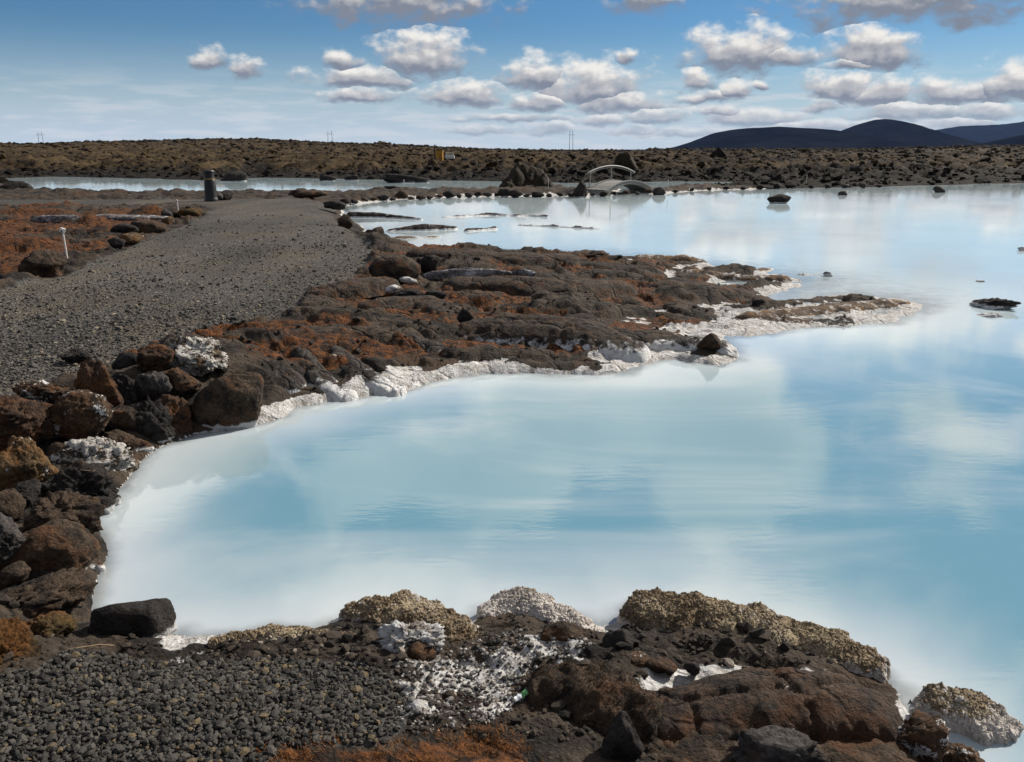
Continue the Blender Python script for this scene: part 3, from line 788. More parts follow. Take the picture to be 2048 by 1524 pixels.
KB = dict(facets=15, facet_lo=0.50, facet_hi=0.86, bump=0.16, fine=0.11)
KN = dict(facets=11, facet_lo=0.52, facet_hi=0.88, bump=0.26, fine=0.21)
G1 = 'rocks piled along the lagoon bank'
R = place_rock
R('lava_rock', 'rusty upright lava block behind the bank, beside the white-crusted rock', (280, 684, 356, 742), 'rust', .40, 11, .8, group=G1, sub=5, **KB)
R('lava_rock', 'white-crusted lava rock lying on the gravel at the head of the bank', (326, 658, 452, 738), 'crusted', .38, 12, .7, group=G1, sub=5, **KN)
R('lava_rock', 'small dark rock alone on the gravel above the rock pile', (128, 696, 178, 724), 'black_dry', .40, 13, .8, group=G1, sub=5, **KB)
R('lava_rock', 'tall reddish-tan rock with a peaked top in the pile', (150, 708, 240, 812), 'rust', .30, 14, .7, group=G1, sub=5, peak=0.6, **KB)
R('lava_rock', 'low rock with white and yellow crust at the gravel edge', (38, 755, 142, 806), 'speckled', .38, 15, .7, group=G1, sub=5, **KN)
R('lava_rock', 'rusty rock with white flecks on its lower right corner', (110, 772, 224, 872), 'speckled', .22, 16, .7, group=G1, sub=5, **KB)
R('lava_rock', 'small near-black rock wedged between the peaked rock and grey rock', (226, 744, 276, 802), 'black_dry', .28, 17, .8, group=G1, sub=5, **KB)
R('lava_rock', 'flat-topped grey rock in the middle of the pile', (276, 738, 342, 800), 'grey', .26, 18, .8, group=G1, sub=5, **KB)
R('lava_rock', 'brown slab leaning under the white-crusted rock', (328, 730, 400, 785), 'brown', .28, 19, .8, group=G1, sub=5, **KB)
R('lava_rock', 'nodular orange-brown rock at the water edge', (294, 782, 386, 872), 'rust', .02, 20, .7, group=G1, sub=5, **KN)
R('lava_rock', 'dark lumpy rock left of the nodular orange-brown rock', (262, 792, 346, 894), 'black', .0, 21, .7, group=G1, sub=5, **KN)
R('lava_rock', 'reddish-brown rock touching the pale yellow water edge', (216, 850, 304, 916), 'brown', .0, 22, .8, group=G1, sub=5, **KB)
R('lava_rock', 'dark wedge-shaped rock above the reddish-brown water-edge rock', (196, 806, 276, 866), 'brown', .14, 23, .8, group=G1, sub=5, **KB)
R('lava_rock', 'white-encrusted rock with bright knobs jutting into the water', (118, 862, 274, 962), 'crusted', .02, 24, .6, group=G1, sub=5, **KN)
R('lava_rock', 'large sloping brown rock at the picture edge below the gravel', (-45, 778, 122, 886), 'rust', .24, 25, .7, group=G1, sub=5, **KB)
R('lava_rock', 'tan pointed rock with a pale lichen side', (-30, 866, 122, 984), 'tan', .18, 26, .6, group=G1, sub=5, peak=0.6, **KB)
R('lava_rock', 'jagged black rock below the white-encrusted rock', (100, 922, 234, 1030), 'black', .0, 27, .7, group=G1, sub=5, **KN)
R('lava_rock', 'small round black rock in front of the tan pointed rock', (20, 958, 84, 1008), 'black_dry', .22, 28, .9, group=G1, sub=5, **KB)
R('lava_rock', 'brown pitted rock with a tan rim beside white water', (62, 970, 208, 1092), 'brown', .05, 29, .7, group=G1, sub=5, **KN)
R('lava_rock', 'pale grey pitted rock cut by the picture edge', (-35, 1022, 48, 1110), 'grey', .22, 30, .8, group=G1, sub=5, **KB)
R('lava_rock', 'biggest dark brown domed boulder of the pile', (24, 1034, 192, 1160), 'brown', .04, 31, .7, group=G1, sub=5, facets=7, facet_lo=.75, facet_hi=.98, bump=.14, fine=.06)
R('lava_rock', 'dark hollowed rock under the biggest domed boulder', (-30, 1140, 188, 1256), 'brown', .04, 32, .7, group=G1, sub=5, **KN)
R('lava_rock', 'brown-yellow rough rock beside the gravel corner', (50, 1218, 150, 1296), 'mossy', .12, 33, .8, group=G1, sub=5, **KN)
R('lava_rock', 'orange mossy rock at the gravel corner by the picture edge', (-40, 1222, 84, 1366), 'mossy', .16, 34, .7, group=G1, sub=5, **KN)
R('lava_rock', 'lone black triangular boulder at the edge of the foreground gravel', (196, 1186, 348, 1280), 'black', .04, 38, .5, facets=9, facet_lo=.5, facet_hi=.85, bump=.05, fine=.05, smoothk=22.)
R('lava_rock', 'small knob of lava in the water off the domed boulder', (180, 1124, 210, 1152), 'brown', -.01, 36, .8, sub=3, **KN)
R('lava_rock', 'dark brown block with a shadowed flat face over the water', (396, 738, 526, 860), 'brown', .0, 37, .55, group=G1, sub=5, facets=8, facet_lo=.55, facet_hi=.85, bump=.08, fine=.06)
# fillers deep in the pile that show between the bigger ones
for k, bx in enumerate([(230, 700, 285, 745), (170, 800, 230, 845), (60, 830, 130, 880), (100, 880, 150, 930), (190, 985, 232, 1030), (-10, 975, 50, 1040), (340, 770, 410, 830), (0, 1120, 60, 1170)]):
    R('lava_rock', ['black rock gap-filler behind the peaked reddish-tan rock', 'dark stone in the cleft right of the white-flecked rusty rock', 'dark stone under the large sloping brown rock', 'dark stone between the pale-lichen rock and white-encrusted rock',
      'dark foot stone below the jagged black rock', 'brown stone under the small round black rock', 'dark stone between the nodular rock and the flat-faced block', 'brown stone at the foot of the biggest domed boulder'][k], bx, 'brown' if k % 2 else 'black', [.34, .2, .2, .12, .0, .2, .1, .1][k], 60 + k, .9, group=G1, sub=3, **KB)
# rocks on and about the foreground shore
G2 = 'loose rocks on the foreground shore'
R('lava_rock', 'brown flat-topped lava block perched on white silica', (1082, 1238, 1178, 1296), 'brown', .12, 41, .6, group=G2, **KB)
R('lava_rock', 'black angular rock at the end of the crusted ridge', (1204, 1258, 1264, 1318), 'black_dry', .11, 42, .8, group=G2, **KB)
R('lava_rock', 'dark rubble stone below the black angular rock', (1160, 1290, 1222, 1326), 'brown', .11, 43, .8, group=G2, sub=3, **KN)
R('lava_rock', 'small black stone on the white patch by the lava slab', (1368, 1320, 1398, 1350), 'black_dry', .10, 44, .9, group=G2, sub=3, **KB)
R('lava_rock', 'white-flecked stone in the rubble under the crusted ridge', (1250, 1304, 1300, 1338), 'speckled', .11, 45, .9, group=G2, sub=3, **KN)
R('lava_rock', 'dark flat stone in the rubble above the lava slab', (1290, 1310, 1352, 1348), 'brown', .11, 46, .9, group=G2, sub=3, **KN)
R('lava_rock', 'white knobbly silica lump topped with pale knobs', (758, 1232, 890, 1322), 'knob', .09, 47, .7, group=G2, sub=5, facets=3, facet_lo=.8, facet_hi=.95, bump=.5, fine=.45)
R('lava_rock', 'dark hollow rock tucked beneath the white knobbly lump', (800, 1278, 872, 1330), 'speckled', .10, 48, .7, group=G2, sub=3, **KN)
R('lava_rock', 'grey jagged lava chunk at the lower frame edge', (1462, 1452, 1640, 1560), 'grey', .15, 49, .7, group=G2, **KN)
R('lava_rock', 'dark ridged lava chunk with a pointed crest beside orange moss', (1196, 1420, 1290, 1530), 'black_dry', .15, 50, .8, group=G2, peak=0.6, **KB)
R('lava_rock', 'white-edged dark stone between the slab and the crusted knoll', (1772, 1420, 1880, 1540), 'speckled', .03, 51, .8, group=G2, **KN)
R('lava_rock', 'dark stone with a white rim in the bottom corner water', (1880, 1485, 1965, 1545), 'speckled', .0, 52, .8, group=G2, **KN)
# rocks along the path and on the mossy ground
G3 = 'rocks bordering the gravel path'
R('lava_rock', 'dark jagged rock mound casting shadow beside the near white marker', (48, 496, 132, 556), 'brown', .36, 71, .8, group=G3, **KB)
R('lava_rock', 'tan peaked rock behind the dark jagged mound', (80, 500, 120, 536), 'rust', .38, 72, .8, group=G3, sub=3, peak=0.6, **KB)
R('lava_rock', 'flat pale-brown rock lying along the path edge', (240, 465, 285, 484), 'tan', .38, 73, .9, group=G3, sub=3, **KB)
R('lava_rock', 'dark low rock at the moss edge before the flat pale rock', (218, 474, 250, 494), 'black_dry', .38, 74, .9, group=G3, sub=3, **KB)
R('lava_rock', 'long black rock beside the path below the silica trench', (226, 446, 275, 470), 'black_dry', .38, 75, .8, group=G3, sub=3, **KB)
R('lava_rock', 'brown sloping rock between the long black rock and the yellowish rock', (268, 440, 330, 466), 'brown', .38, 76, .8, group=G3, sub=3, **KB)
R('lava_rock', 'yellowish small rock at the path edge', (324, 432, 348, 447), 'tan', .39, 77, .8, group=G3, sub=3, **KB)
R('lava_rock', 'grey angular rock left of the far white marker', (324, 418, 346, 434), 'grey', .40, 78, .8, group=G3, sub=3, **KB)
R('lava_rock', 'brown rock directly under the far white marker', (343, 420, 364, 433), 'brown', .40, 79, .8, group=G3, sub=3, **KB)
R('lava_rock', 'mossy humped rock with a pale rim right of the far white marker', (360, 416, 402, 434), 'mossy', .40, 80, .8, group=G3, sub=3, **KB)
R('lava_rock', 'purple-grey stone leaning against the litter bin', (424, 385, 446, 401), 'grey', .40, 81, .8, group=G3, sub=3, **KB)
R('lava_rock', 'black rough stone beside the litter bin stone', (434, 381, 467, 400), 'black_dry', .40, 82, .8, group=G3, sub=3, **KN)
R('lava_rock', 'dark hump of lava on the bank behind the path end', (580, 378, 652, 393), 'brown', .36, 83, .6, group=G3, sub=3, **KN)
R('lava_rock', 'pointed dark rock on the path edge by white silica', (672, 428, 708, 452), 'brown', .30, 84, .8, group=G3, sub=3, peak=0.6, **KB)
R('lava_rock', 'dark low rock where the path bends along the lagoon', (725, 455, 768, 478), 'brown', .18, 85, .8, group=G3, sub=3, **KN)
R('lava_rock', 'dark flat rock at the causeway root beside the path', (648, 400, 692, 416), 'black_dry', .34, 86, .8, group=G3, sub=3, **KN)
# stones standing on the peninsula
G4 = 'stones on the lava peninsula'
R('lava_rock', 'small cone-shaped dark stone standing on orange moss', (910, 614, 950, 642), 'black_dry', .27, 91, .8, group=G4, sub=3, facets=6, facet_lo=.45, facet_hi=.7, bump=.05, fine=.05, peak=0.9)
R('lava_rock', 'steep brown dome rock at the root of the peninsula', (742, 506, 838, 560), 'shelf', .30, 92, .7, group=G4, facets=3, facet_lo=.85, facet_hi=1., bump=.12, fine=.05)
R('lava_rock', 'white-blue silica stone in the hollow near the path', (800, 552, 836, 568), 'knob', .26, 93, .9, group=G4, sub=3, **KN)
R('lava_rock', 'pale stone beside the gravel on the peninsula', (772, 568, 800, 584), 'knob', .32, 94, .9, group=G4, sub=3, **KN)
R('lava_rock', 'row-end dark clod below the pale stones', (790, 574, 850, 598), 'black_dry', .29, 95, .7, group=G4, sub=3, **KN)
R('lava_rock', 'dark clod right of the row-end clod', (846, 578, 892, 598), 'black_dry', .27, 96, .7, group=G4, sub=3, **KN)
R('lava_rock', 'rough dark rock beside the blue-white hollow wall', (836, 508, 882, 544), 'black_dry', .28, 97, .8, group=G4, sub=3, **KN)
R('lava_rock', 'pointed black rock on the tip mound of the peninsula', (1392, 662, 1446, 698), 'brown', .10, 98, .8, group=G4, sub=3, facets=6, facet_lo=.45, facet_hi=.7, bump=.05, fine=.08, peak=0.7)
R('lava_rock', 'round dark stone on the brown spit flat', (1504, 596, 1530, 612), 'black_dry', .07, 99, .8, group=G4, sub=3, **KN)
R('lava_rock', 'dark hump on the far edge of the peninsula', (1158, 500, 1216, 518), 'brown', .14, 100, .6, group=G4, sub=3, **KN)
# islets in the water
G5 = 'rocks standing in the lagoon'
R('lava_rock', 'dark double-humped islet in the middle of the far lagoon', (1536, 388, 1578, 408), 'black', -.02, 111, .6, group=G5, sub=3, **KN)
R('lava_rock', 'small grey rock near the far shore of the lagoon', (1866, 372, 1888, 386), 'grey', -.02, 112, .7, group=G5, sub=3, **KN)
R('lava_rock', 'low dark islet off the tip of the peninsula', (1944, 592, 2030, 622), 'black', -.02, 113, .6, group=G5, **KN)
R('lava_rock', 'small flat rock in front of the low dark islet', (1956, 624, 2000, 636), 'black', -.01, 114, .6, group=G5, sub=3, **KN)
R('lava_rock', 'tiny dark rock beyond the peninsula spit', (1646, 543, 1664, 554), 'black', -.01, 115, .8, group=G5, sub=3, **KN)
R('lava_rock', 'tiny rock at the edge of view in the mid lagoon', (2036, 494, 2056, 503), 'black', -.01, 116, .8, group=G5, sub=3, **KN)
R('lava_rock', 'small low rock off the causeway in the far lagoon', (1676, 382, 1694, 391), 'grey', -.01, 117, .7, group=G5, sub=3, **KN)
R('lava_rock', 'tiny low rock beyond the low dark islet', (1952, 559, 1968, 565), 'black', -.01, 118, .7, group=G5, sub=3, **KN)

# ------------------------------------------------------------------ ridges, domes and reefs
def ridge(name, label, pts, z0, mat, cat, seed=0, res=0.012, amp=0.03, wl=6.0, power=0.6, warp=0.25, group=None, rope=0.0, sink=0.05, nod=0, nodr=0.008, crev=0.0):
    """a low swelling of rock along a line of (photograph x, y, radius in pixels, height in metres)"""
    q = []
    for px, py, rp, hh in pts:
        g = P(px, py, z0); q.append((g[0], g[1], rp / FPX * depth_of(g[0], g[1], z0), hh))
    q = np.array(q)
    pad = q[:, 2].max() * 1.3
    bx0, bx1 = (q[:, 0] - pad).min(), (q[:, 0] + pad).max(); by0, by1 = (q[:, 1] - pad).min(), (q[:, 1] + pad).max()
    nx = int(np.clip((bx1 - bx0) / res, 12, 260)); ny = int(np.clip((by1 - by0) / res, 12, 260))
    gx, gy = np.meshgrid(np.linspace(bx0, bx1, nx), np.linspace(by0, by1, ny), indexing='ij')
    x, y = gx.ravel(), gy.ravel()
    sc_ = 1.0 / max(q[:, 2].mean(), 0.05)
    xw = x + warp / sc_ * fbm2(x * sc_ * 1.3, y * sc_ * 1.3, 4, seed); yw = y + warp / sc_ * fbm2(x * sc_ * 1.3 + 30, y * sc_ * 1.3, 4, seed + 1)
    best = np.full(x.shape, 9.0); hh = np.zeros(x.shape)
    segs = [(0, 0)] if len(q) == 1 else [(i, i + 1) for i in range(len(q) - 1)]
    for i, j in segs:
        ex, ey = q[j, 0] - q[i, 0], q[j, 1] - q[i, 1]
        t = np.clip(((xw - q[i, 0]) * ex + (yw - q[i, 1]) * ey) / (ex * ex + ey * ey + 1e-9), 0, 1)
        rad = q[i, 2] + (q[j, 2] - q[i, 2]) * t
        d = np.hypot(xw - q[i, 0] - ex * t, yw - q[i, 1] - ey * t) / rad
        hn = q[i, 3] + (q[j, 3] - q[i, 3]) * t
        hh = np.where(d < best, hn, hh); best = np.minimum(best, d)
    s = np.clip(1 - best ** 2, 0, 1) ** power
    det = fbm2(x * wl, y * wl, 6, seed + 7, 0.6)
    det = 0.5 * det + 0.9 * np.abs(fbm2(x * wl * .6, y * wl * .6, 5, seed + 8, 0.55)) - 0.15
    z = z0 + hh * s + amp * det * np.clip(s * 2, 0, 1)
    if rope: z = z + rope * np.sin(24 * best + 3.0 * fbm2(x * 2, y * 2, 3, seed + 5)) * np.clip(s, 0, 1)
    if crev:
        a1, a2, _ = worley2(x * wl * .45 + det * .5, y * wl * .45 + det * .4, seed + 2)
        z = z - crev * np.clip(1 - (a2 - a1) / 0.14, 0, 1) * np.clip(s * 2, 0, 1)
    z = np.where(best > 1, z0 - sink * np.clip((best - 1) * 6, 0, 1) - 0.01, z)
    Fq = grid_faces(nx, ny)[:, ::-1]
    keepf = best[Fq].min(1) < 1.15
    cx, cy = q[:, 0].mean(), q[:, 1].mean()
    co = np.stack([x - cx, y - cy, z - z0], 1)
    tone = np.clip(0.5 + det * 0.8, 0, 1)
    c, f, a = compact(co, Fq[keepf], {'tone': tone * 0.45})
    o = mesh_obj(name, c, f, M[mat], attrs=a)
    o.location = (cx, cy, z0)
    tag(o, label, cat, group)
    if nod:
        rng = np.random.RandomState(seed + 100)
        good = f[(best[Fq[keepf]].max(1) < 1.02)]
        pick = good[rng.randint(0, len(good), nod)]
        wts = rng.dirichlet((1, 1, 1, 1), nod)
        pos = (c[pick] * wts[:, :, None]).sum(1)
        pn_ = fbm2((pos[:, 0] + cx) * 9, (pos[:, 1] + cy) * 9, 3, seed + 3)
        sel = rng.uniform(-0.5, 0.35, nod) < pn_; pos = pos[sel]; pn_ = pn_[sel]; nod = len(pos)
        scatter_stones('crust', pos, rng.lognormal(0, .38, nod).clip(.4, 2.2) * nodr * (0.7 + 0.6 * pn_), M[mat], o, 'stuff', (1, 1, 1.15), rng, np.clip(rng.uniform(0.0, 0.8, nod) ** 1.2 + 0.5 * fbm2((pos[:, 0] + cx) * 4, (pos[:, 1] + cy) * 4, 2, seed + 4), 0, 1))
    return o

def scatter_stones(name, pos, size, mat, parent=None, kind='stuff', aspect=(1, 0.85, 0.62), rng=None, tone=None, sub=1, label=None, sm=False, extra=None):
    """many small stones as one loose mass"""
    rng = rng or np.random.RandomState(1)
    v, f = ico(sub)
    n, nv = len(pos), len(v)
    jit = v[None] * (1 + rng.uniform(-0.28, 0.28, (n, nv, 1)))
    jit = jit * (np.array(aspect)[None, None] * rng.uniform(0.75, 1.25, (n, 1, 3)))
    ax = rng.uniform(0, 2 * math.pi, n); tl = rng.normal(0, 0.35, n)
    ct, st = np.cos(tl)[:, None], np.sin(tl)[:, None]
    yv, zv = jit[:, :, 1] * ct - jit[:, :, 2] * st, jit[:, :, 1] * st + jit[:, :, 2] * ct
    ca, sa = np.cos(ax)[:, None], np.sin(ax)[:, None]
    xx, yy = jit[:, :, 0] * ca - yv * sa, jit[:, :, 0] * sa + yv * ca
    co = np.stack([xx, yy, zv], -1) * np.asarray(size)[:, None, None] + pos[:, None, :]
    ff = (f[None] + (np.arange(n) * nv)[:, None, None]).reshape(-1, 3)
    tone = rng.uniform(0, 1, n) if tone is None else tone
    at = {'tone': np.repeat(tone, nv)}
    if extra: at[extra[0]] = np.repeat(extra[1], nv)
    o = mesh_obj(name, co.reshape(-1, 3), ff, mat, parent, at, sm)
    o['kind'] = kind
    if label: o['label'] = label
    return o

RG = ridge
# crusted silica mounds of the foreground
G6 = 'crusted silica mounds on the foreground shore'
RG('silica_mound', 'brown crusted silica mound with a white rim beside the black gravel', [(735, 1232, 48, 0.066), (800, 1232, 62, 0.085), (880, 1262, 60, 0.072), (950, 1288, 44, 0.039)], .03, 'crust', 'silica mound', 201, .008, .03, 14, .55, .55, G6, nod=5200, nodr=.0065)
RG('silica_mound', 'pale silica mound with a small peak between two brown mounds', [(990, 1226, 40, 0.039), (1040, 1212, 44, 0.079), (1100, 1236, 50, 0.059), (1165, 1262, 40, 0.033)], .02, 'pale_crust', 'silica mound', 202, .008, .03, 14, .55, .55, G6, nod=3800, nodr=.0060)
RG('silica_mound', 'long brown crusted silica ridge running out into the milky water', [(1300, 1238, 62, 0.105), (1400, 1248, 72, 0.105), (1520, 1272, 72, 0.092), (1640, 1304, 62, 0.079), (1725, 1328, 48, 0.059)], .02, 'crust', 'silica mound', 203, .010, .045, 11, .5, .55, G6, nod=11000, nodr=.0070)
RG('silica_mound', 'brown crusted silica knoll with a hollow, alone in the corner water', [(1880, 1430, 52, 0.098), (1940, 1440, 68, 0.085), (1985, 1460, 46, 0.046)], .0, 'crust', 'silica mound', 204, .008, .05, 11, .5, .55, G6, nod=5200, nodr=.0070)
RG('silica_mound', 'low grey-white pebbly crust bank behind the foreground gravel', [(440, 1284, 20, 0.013), (540, 1268, 26, 0.026), (640, 1276, 26, 0.020), (720, 1288, 24, 0.020)], .06, 'crust', 'silica mound', 205, .008, .02, 16, .6, .55, G6, nod=3000, nodr=.0060)
# lava slabs of the foreground
RG('lava_slab', 'broad brown lava slab with a smooth cracked top in the foreground', [(1360, 1448, 88, 0.088), (1500, 1430, 104, 0.133), (1650, 1430, 104, 0.133), (1710, 1446, 84, 0.115)], .10, 'slab', 'lava slab', 211, .009, .025, 7, .42, .18, None, 0, .1, crev=.02)
RG('lava_mound', 'dark mossy lava mound with a white crest in the foreground', [(1110, 1392, 66, .10), (1190, 1404, 88, .13), (1262, 1440, 80, .11)], .10, 'brown', 'lava mound', 212, .008, .07, 9, .6, .45, None)
RG('lava_slab', 'low dark lava apron at the lower frame edge under the slab', [(1330, 1500, 90, 0.041), (1560, 1530, 120, 0.049), (1740, 1520, 90, 0.049)], .10, 'brown', 'lava slab', 213, .010, .05, 8, .6, .3, None)
# lobes reaching into the lagoon
G7 = 'lava lobes along the lagoon shore'
RG('lava_lobe', 'big wrinkled grey lava lobe with a white foot beside the flat-faced block', [(490, 752, 62, 0.301), (560, 790, 56, 0.237)], .02, 'lobe', 'lava lobe', 221, .02, .03, 6, .45, .15, G7, rope=.004, crev=.035)
RG('lava_lobe', 'narrow grey lava lobe with a white tail next to the wrinkled lobe', [(606, 752, 32, 0.280), (640, 782, 38, 0.162), (690, 792, 26, 0.053)], .02, 'lobe', 'lava lobe', 222, .02, .02, 6, .5, .15, G7, crev=.03)
RG('lava_lobe', 'slanting dark lava tongue ending in a white point', [(600, 708, 34, 0.323), (660, 736, 40, 0.258), (730, 768, 36, 0.140), (790, 780, 22, 0.032)], .03, 'lobe', 'lava lobe', 223, .02, .02, 6, .5, .15, G7, crev=.03)
RG('lava_lobe', 'arched dark lava crust hanging over a hollow above the shore', [(690, 704, 36, 0.280), (760, 708, 42, 0.258), (815, 700, 34, 0.237)], .06, 'shelf', 'lava lobe', 224, .025, .02, 5, .35, .12, G7, crev=.03)
RG('lava_lobe', 'short dark lava lobe above the white beach', [(825, 712, 32, 0.237), (870, 718, 36, 0.172)], .03, 'lobe', 'lava lobe', 225, .025, .02, 5, .5, .15, G7, crev=.03)
RG('lava_lobe', 'largest ropy lava dome of the peninsula with a white waterline', [(960, 690, 68, 0.280), (1060, 690, 84, 0.323), (1160, 696, 82, 0.301), (1250, 712, 54, 0.172)], .02, 'dome', 'lava lobe', 226, .025, .025, 4, .45, .15, G7, rope=.008, crev=.03)
RG('lava_lobe', 'white-sided tip mound of the peninsula under the pointed black rock', [(1330, 702, 32, 0.129), (1390, 704, 42, 0.172), (1440, 708, 36, 0.129)], .0, 'lobe', 'lava lobe', 227, .025, .04, 5, .5, .25, G7, crev=.03)
RG('lava_lobe', 'smooth grey-brown dome pair in the outer peninsula', [(1340, 584, 46, 0.172), (1400, 588, 52, 0.162), (1470, 592, 40, 0.107)], .06, 'shelf', 'lava lobe', 228, .04, .03, 3, .5, .15, G7, crev=.03)
RG('lava_lobe', 'long brown lava swell across the middle of the peninsula', [(930, 578, 46, 0.172), (1030, 580, 58, 0.194), (1140, 584, 56, 0.162), (1230, 576, 40, 0.107)], .20, 'shelf', 'lava lobe', 229, .04, .03, 3, .5, .15, G7, crev=.03)
RG('lava_lobe', 'flat brown lava plate on the far side of the blue-white hollow', [(840, 514, 30, 0.150), (930, 520, 44, 0.172), (1040, 524, 44, 0.150), (1130, 520, 34, 0.107)], .22, 'shelf', 'lava lobe', 230, .05, .03, 2.5, .4, .15, G7, crev=.03)
RG('lava_lobe', 'yellow-brown lava hump where gravel meets the peninsula', [(640, 586, 30, 0.076), (700, 580, 42, 0.129), (760, 572, 40, 0.129)], .32, 'shelf', 'lava lobe', 231, .04, .03, 3, .5, .2, G7, crev=.03)
RG('lava_lobe', 'brown hummock between orange moss and the short lobe', [(760, 612, 46, 0.086), (850, 606, 42, 0.086)], .27, 'shelf', 'lava lobe', 232, .04, .03, 3, .5, .2, G7, crev=.03)
RG('lava_lobe', 'low brown swell above the arched crust', [(600, 668, 44, 0.065), (690, 664, 50, 0.076), (760, 660, 36, 0.053)], .27, 'shelf', 'lava lobe', 233, .03, .03, 4, .5, .2, G7, crev=.03)
# reefs, barely above the water
G8 = 'low reefs in the lagoon'
M['reef'] = rock_mat('silica_reef', (0.05, 0.036, 0.026), (0.15, 0.11, 0.075), (0.26, 0.15, 0.06), 0.5, 0.45, 0.02, 12.0, (0.58, 0.54, 0.50))
M['dark_reef'] = rock_mat('dark_reef', (0.02, 0.018, 0.017), (0.06, 0.05, 0.045), (0.10, 0.06, 0.04), 0.4, 0.2, 0.035, 8.0)
def RF(label, pts, seed, mat='reef', amp=.10): return RG('reef', label, pts, -.02, mat, 'reef', seed, .05, amp, 2.2, .8, .5, G8, sink=.1)
RF('brown and white crusted spit reaching farthest into the lagoon', [(1500, 642, 34, .11), (1600, 632, 38, .12), (1700, 622, 36, .12), (1800, 612, 28, .10)], 241)
RF('tawny reef shelf at the outer end of the peninsula', [(1380, 556, 34, .13), (1480, 562, 36, .12), (1560, 566, 26, .10)], 242)
RF('pale crust islet just beyond the tawny shelf', [(1515, 545, 18, .05), (1540, 540, 16, .05)], 243)
RF('thin pale reef along the far edge of the peninsula', [(1280, 522, 24, .12), (1360, 524, 26, .12), (1400, 530, 20, .09)], 244)
RF('long broken reef line in the inner bay', [(890, 436, 9, .06), (980, 432, 12, .09), (1090, 435, 8, .07)], 245, 'dark_reef')
RF('dark lava tongue jutting from the path into the inner bay', [(700, 436, 10, .20), (760, 436, 12, .16), (840, 441, 7, .08)], 246, 'dark_reef', .05)
RF('lava tongue with a round hump in the inner bay', [(780, 464, 8, .08), (850, 462, 12, .20), (910, 460, 7, .10)], 247, 'dark_reef', .05)
RF('short broken reef of pale stones right of the humped tongue', [(935, 464, 8, .08), (990, 460, 8, .07)], 248, 'dark_reef')
RF('faint reef line crossing the bay toward the bridge', [(1040, 452, 6, .06), (1130, 456, 6, .06), (1200, 460, 6, .05)], 249, 'dark_reef')
RF('small reef crumbs before the peninsula spit', [(1605, 552, 10, .05), (1640, 550, 8, .04)], 250)
RF('white beach tongue at the path bend in the inner bay', [(760, 480, 14, .07), (840, 478, 10, .05), (880, 476, 6, .04)], 251)

# blue-white hollows: silica walls under the crust, shade put into their colour
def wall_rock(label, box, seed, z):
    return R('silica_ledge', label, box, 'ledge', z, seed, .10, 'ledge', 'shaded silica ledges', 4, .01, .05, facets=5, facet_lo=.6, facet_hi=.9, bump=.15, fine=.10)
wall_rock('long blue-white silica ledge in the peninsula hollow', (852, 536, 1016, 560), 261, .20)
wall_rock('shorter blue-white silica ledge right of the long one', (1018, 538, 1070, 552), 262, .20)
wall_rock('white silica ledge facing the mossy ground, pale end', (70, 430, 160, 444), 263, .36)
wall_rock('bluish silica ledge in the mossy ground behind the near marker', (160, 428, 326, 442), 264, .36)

# causeway edge stones, one by one
rngc = random.Random(5)
ORD = 'first second third fourth fifth sixth seventh eighth ninth tenth eleventh twelfth thirteenth fourteenth fifteenth sixteenth seventeenth eighteenth'.split()
cw_n = {}
def cw_label(px, cm):
    seg = 0 if px < 1000 else 1 if px < 1345 else 2
    i = cw_n.get(seg, 0); cw_n[seg] = i + 1
    col = {'black': 'black', 'brown': 'brown', 'black_dry': 'black', 'grey': 'grey'}[cm]
    return '%s stone edging the causeway, %s %s' % (col, ORD[i], ('from the gravel path', 'from the dark mound, passing below the footbridge', 'beyond the footbridge')[seg])
G9 = 'stones edging the causeway'
k = 0
for px in list(range(690, 1000, 19)) + list(range(1010, 1340, 22)) + list(range(1350, 1760, 34)):
    lx = [(677, 408), (800, 397), (1000, 391), (1165, 391), (1330, 385), (1400, 379.5), (1600, 374.5), (1760, 372)]
    py = np.interp(px, [a for a, b in lx], [b for a, b in lx]) + rngc.uniform(-2, 1.5)
    sw = rngc.uniform(5, 14) if px < 1345 else rngc.uniform(4, 8)
    cm = rngc.choice(['black', 'brown', 'black_dry', 'grey'])
    o = R('causeway_stone', cw_label(px, cm), (px - sw, py - sw * rngc.uniform(.7, 1.1), px + sw, py + 1), cm, .05, 300 + k, .8, 'stone', G9, 2, **KN)
    k += 1

# mounds behind: the dark one left of the bridge and others on the far shore
RG('lava_mound', 'large dark triangular mound beside the footbridge', [(1014, 380, 18, .35), (1040, 378, 34, 1.25), (1075, 378, 30, 1.0), (1100, 380, 14, .3)], .12, 'dark_moss_rock', 'lava mound', 271, .05, .40, 1.9, .9, .25, None)
R('lava_rock', 'dark pointed rock at the near end of the footbridge', (1146, 361, 1176, 391), 'black', .10, 272, .7, facets=7, facet_lo=.5, facet_hi=.8, bump=.12, fine=.08, peak=0.6)
R('lava_rock', 'dark blocky outcrop on the lava field behind the footbridge', (1230, 304, 1272, 348), 'dark_moss_rock', .25, 273, .8, facets=8, facet_lo=.7, facet_hi=.9, bump=.1, fine=.1)
R('lava_rock', 'dark rock in the back pool right of the litter bin', (436, 344, 494, 363), 'black', .0, 274, .6, sub=3, **KN)
for kk, (bx, lb) in enumerate([((640, 351, 672, 362), 'low dark rock in the back pool near its far bank'), ((690, 350, 716, 361), 'dark rock in the back pool between two lower rocks'), ((766, 350, 856, 366), 'long dark lava islet in the back pool'),
        ((770, 373, 832, 387), 'dark lava hump at the root of the causeway by a white post'), ((0, 362, 62, 387), 'dark lava nub at the left end of the back pool')]):
    R('lava_rock', lb, bx, 'black', .0, 275 + kk, .5, sub=3, **KN)

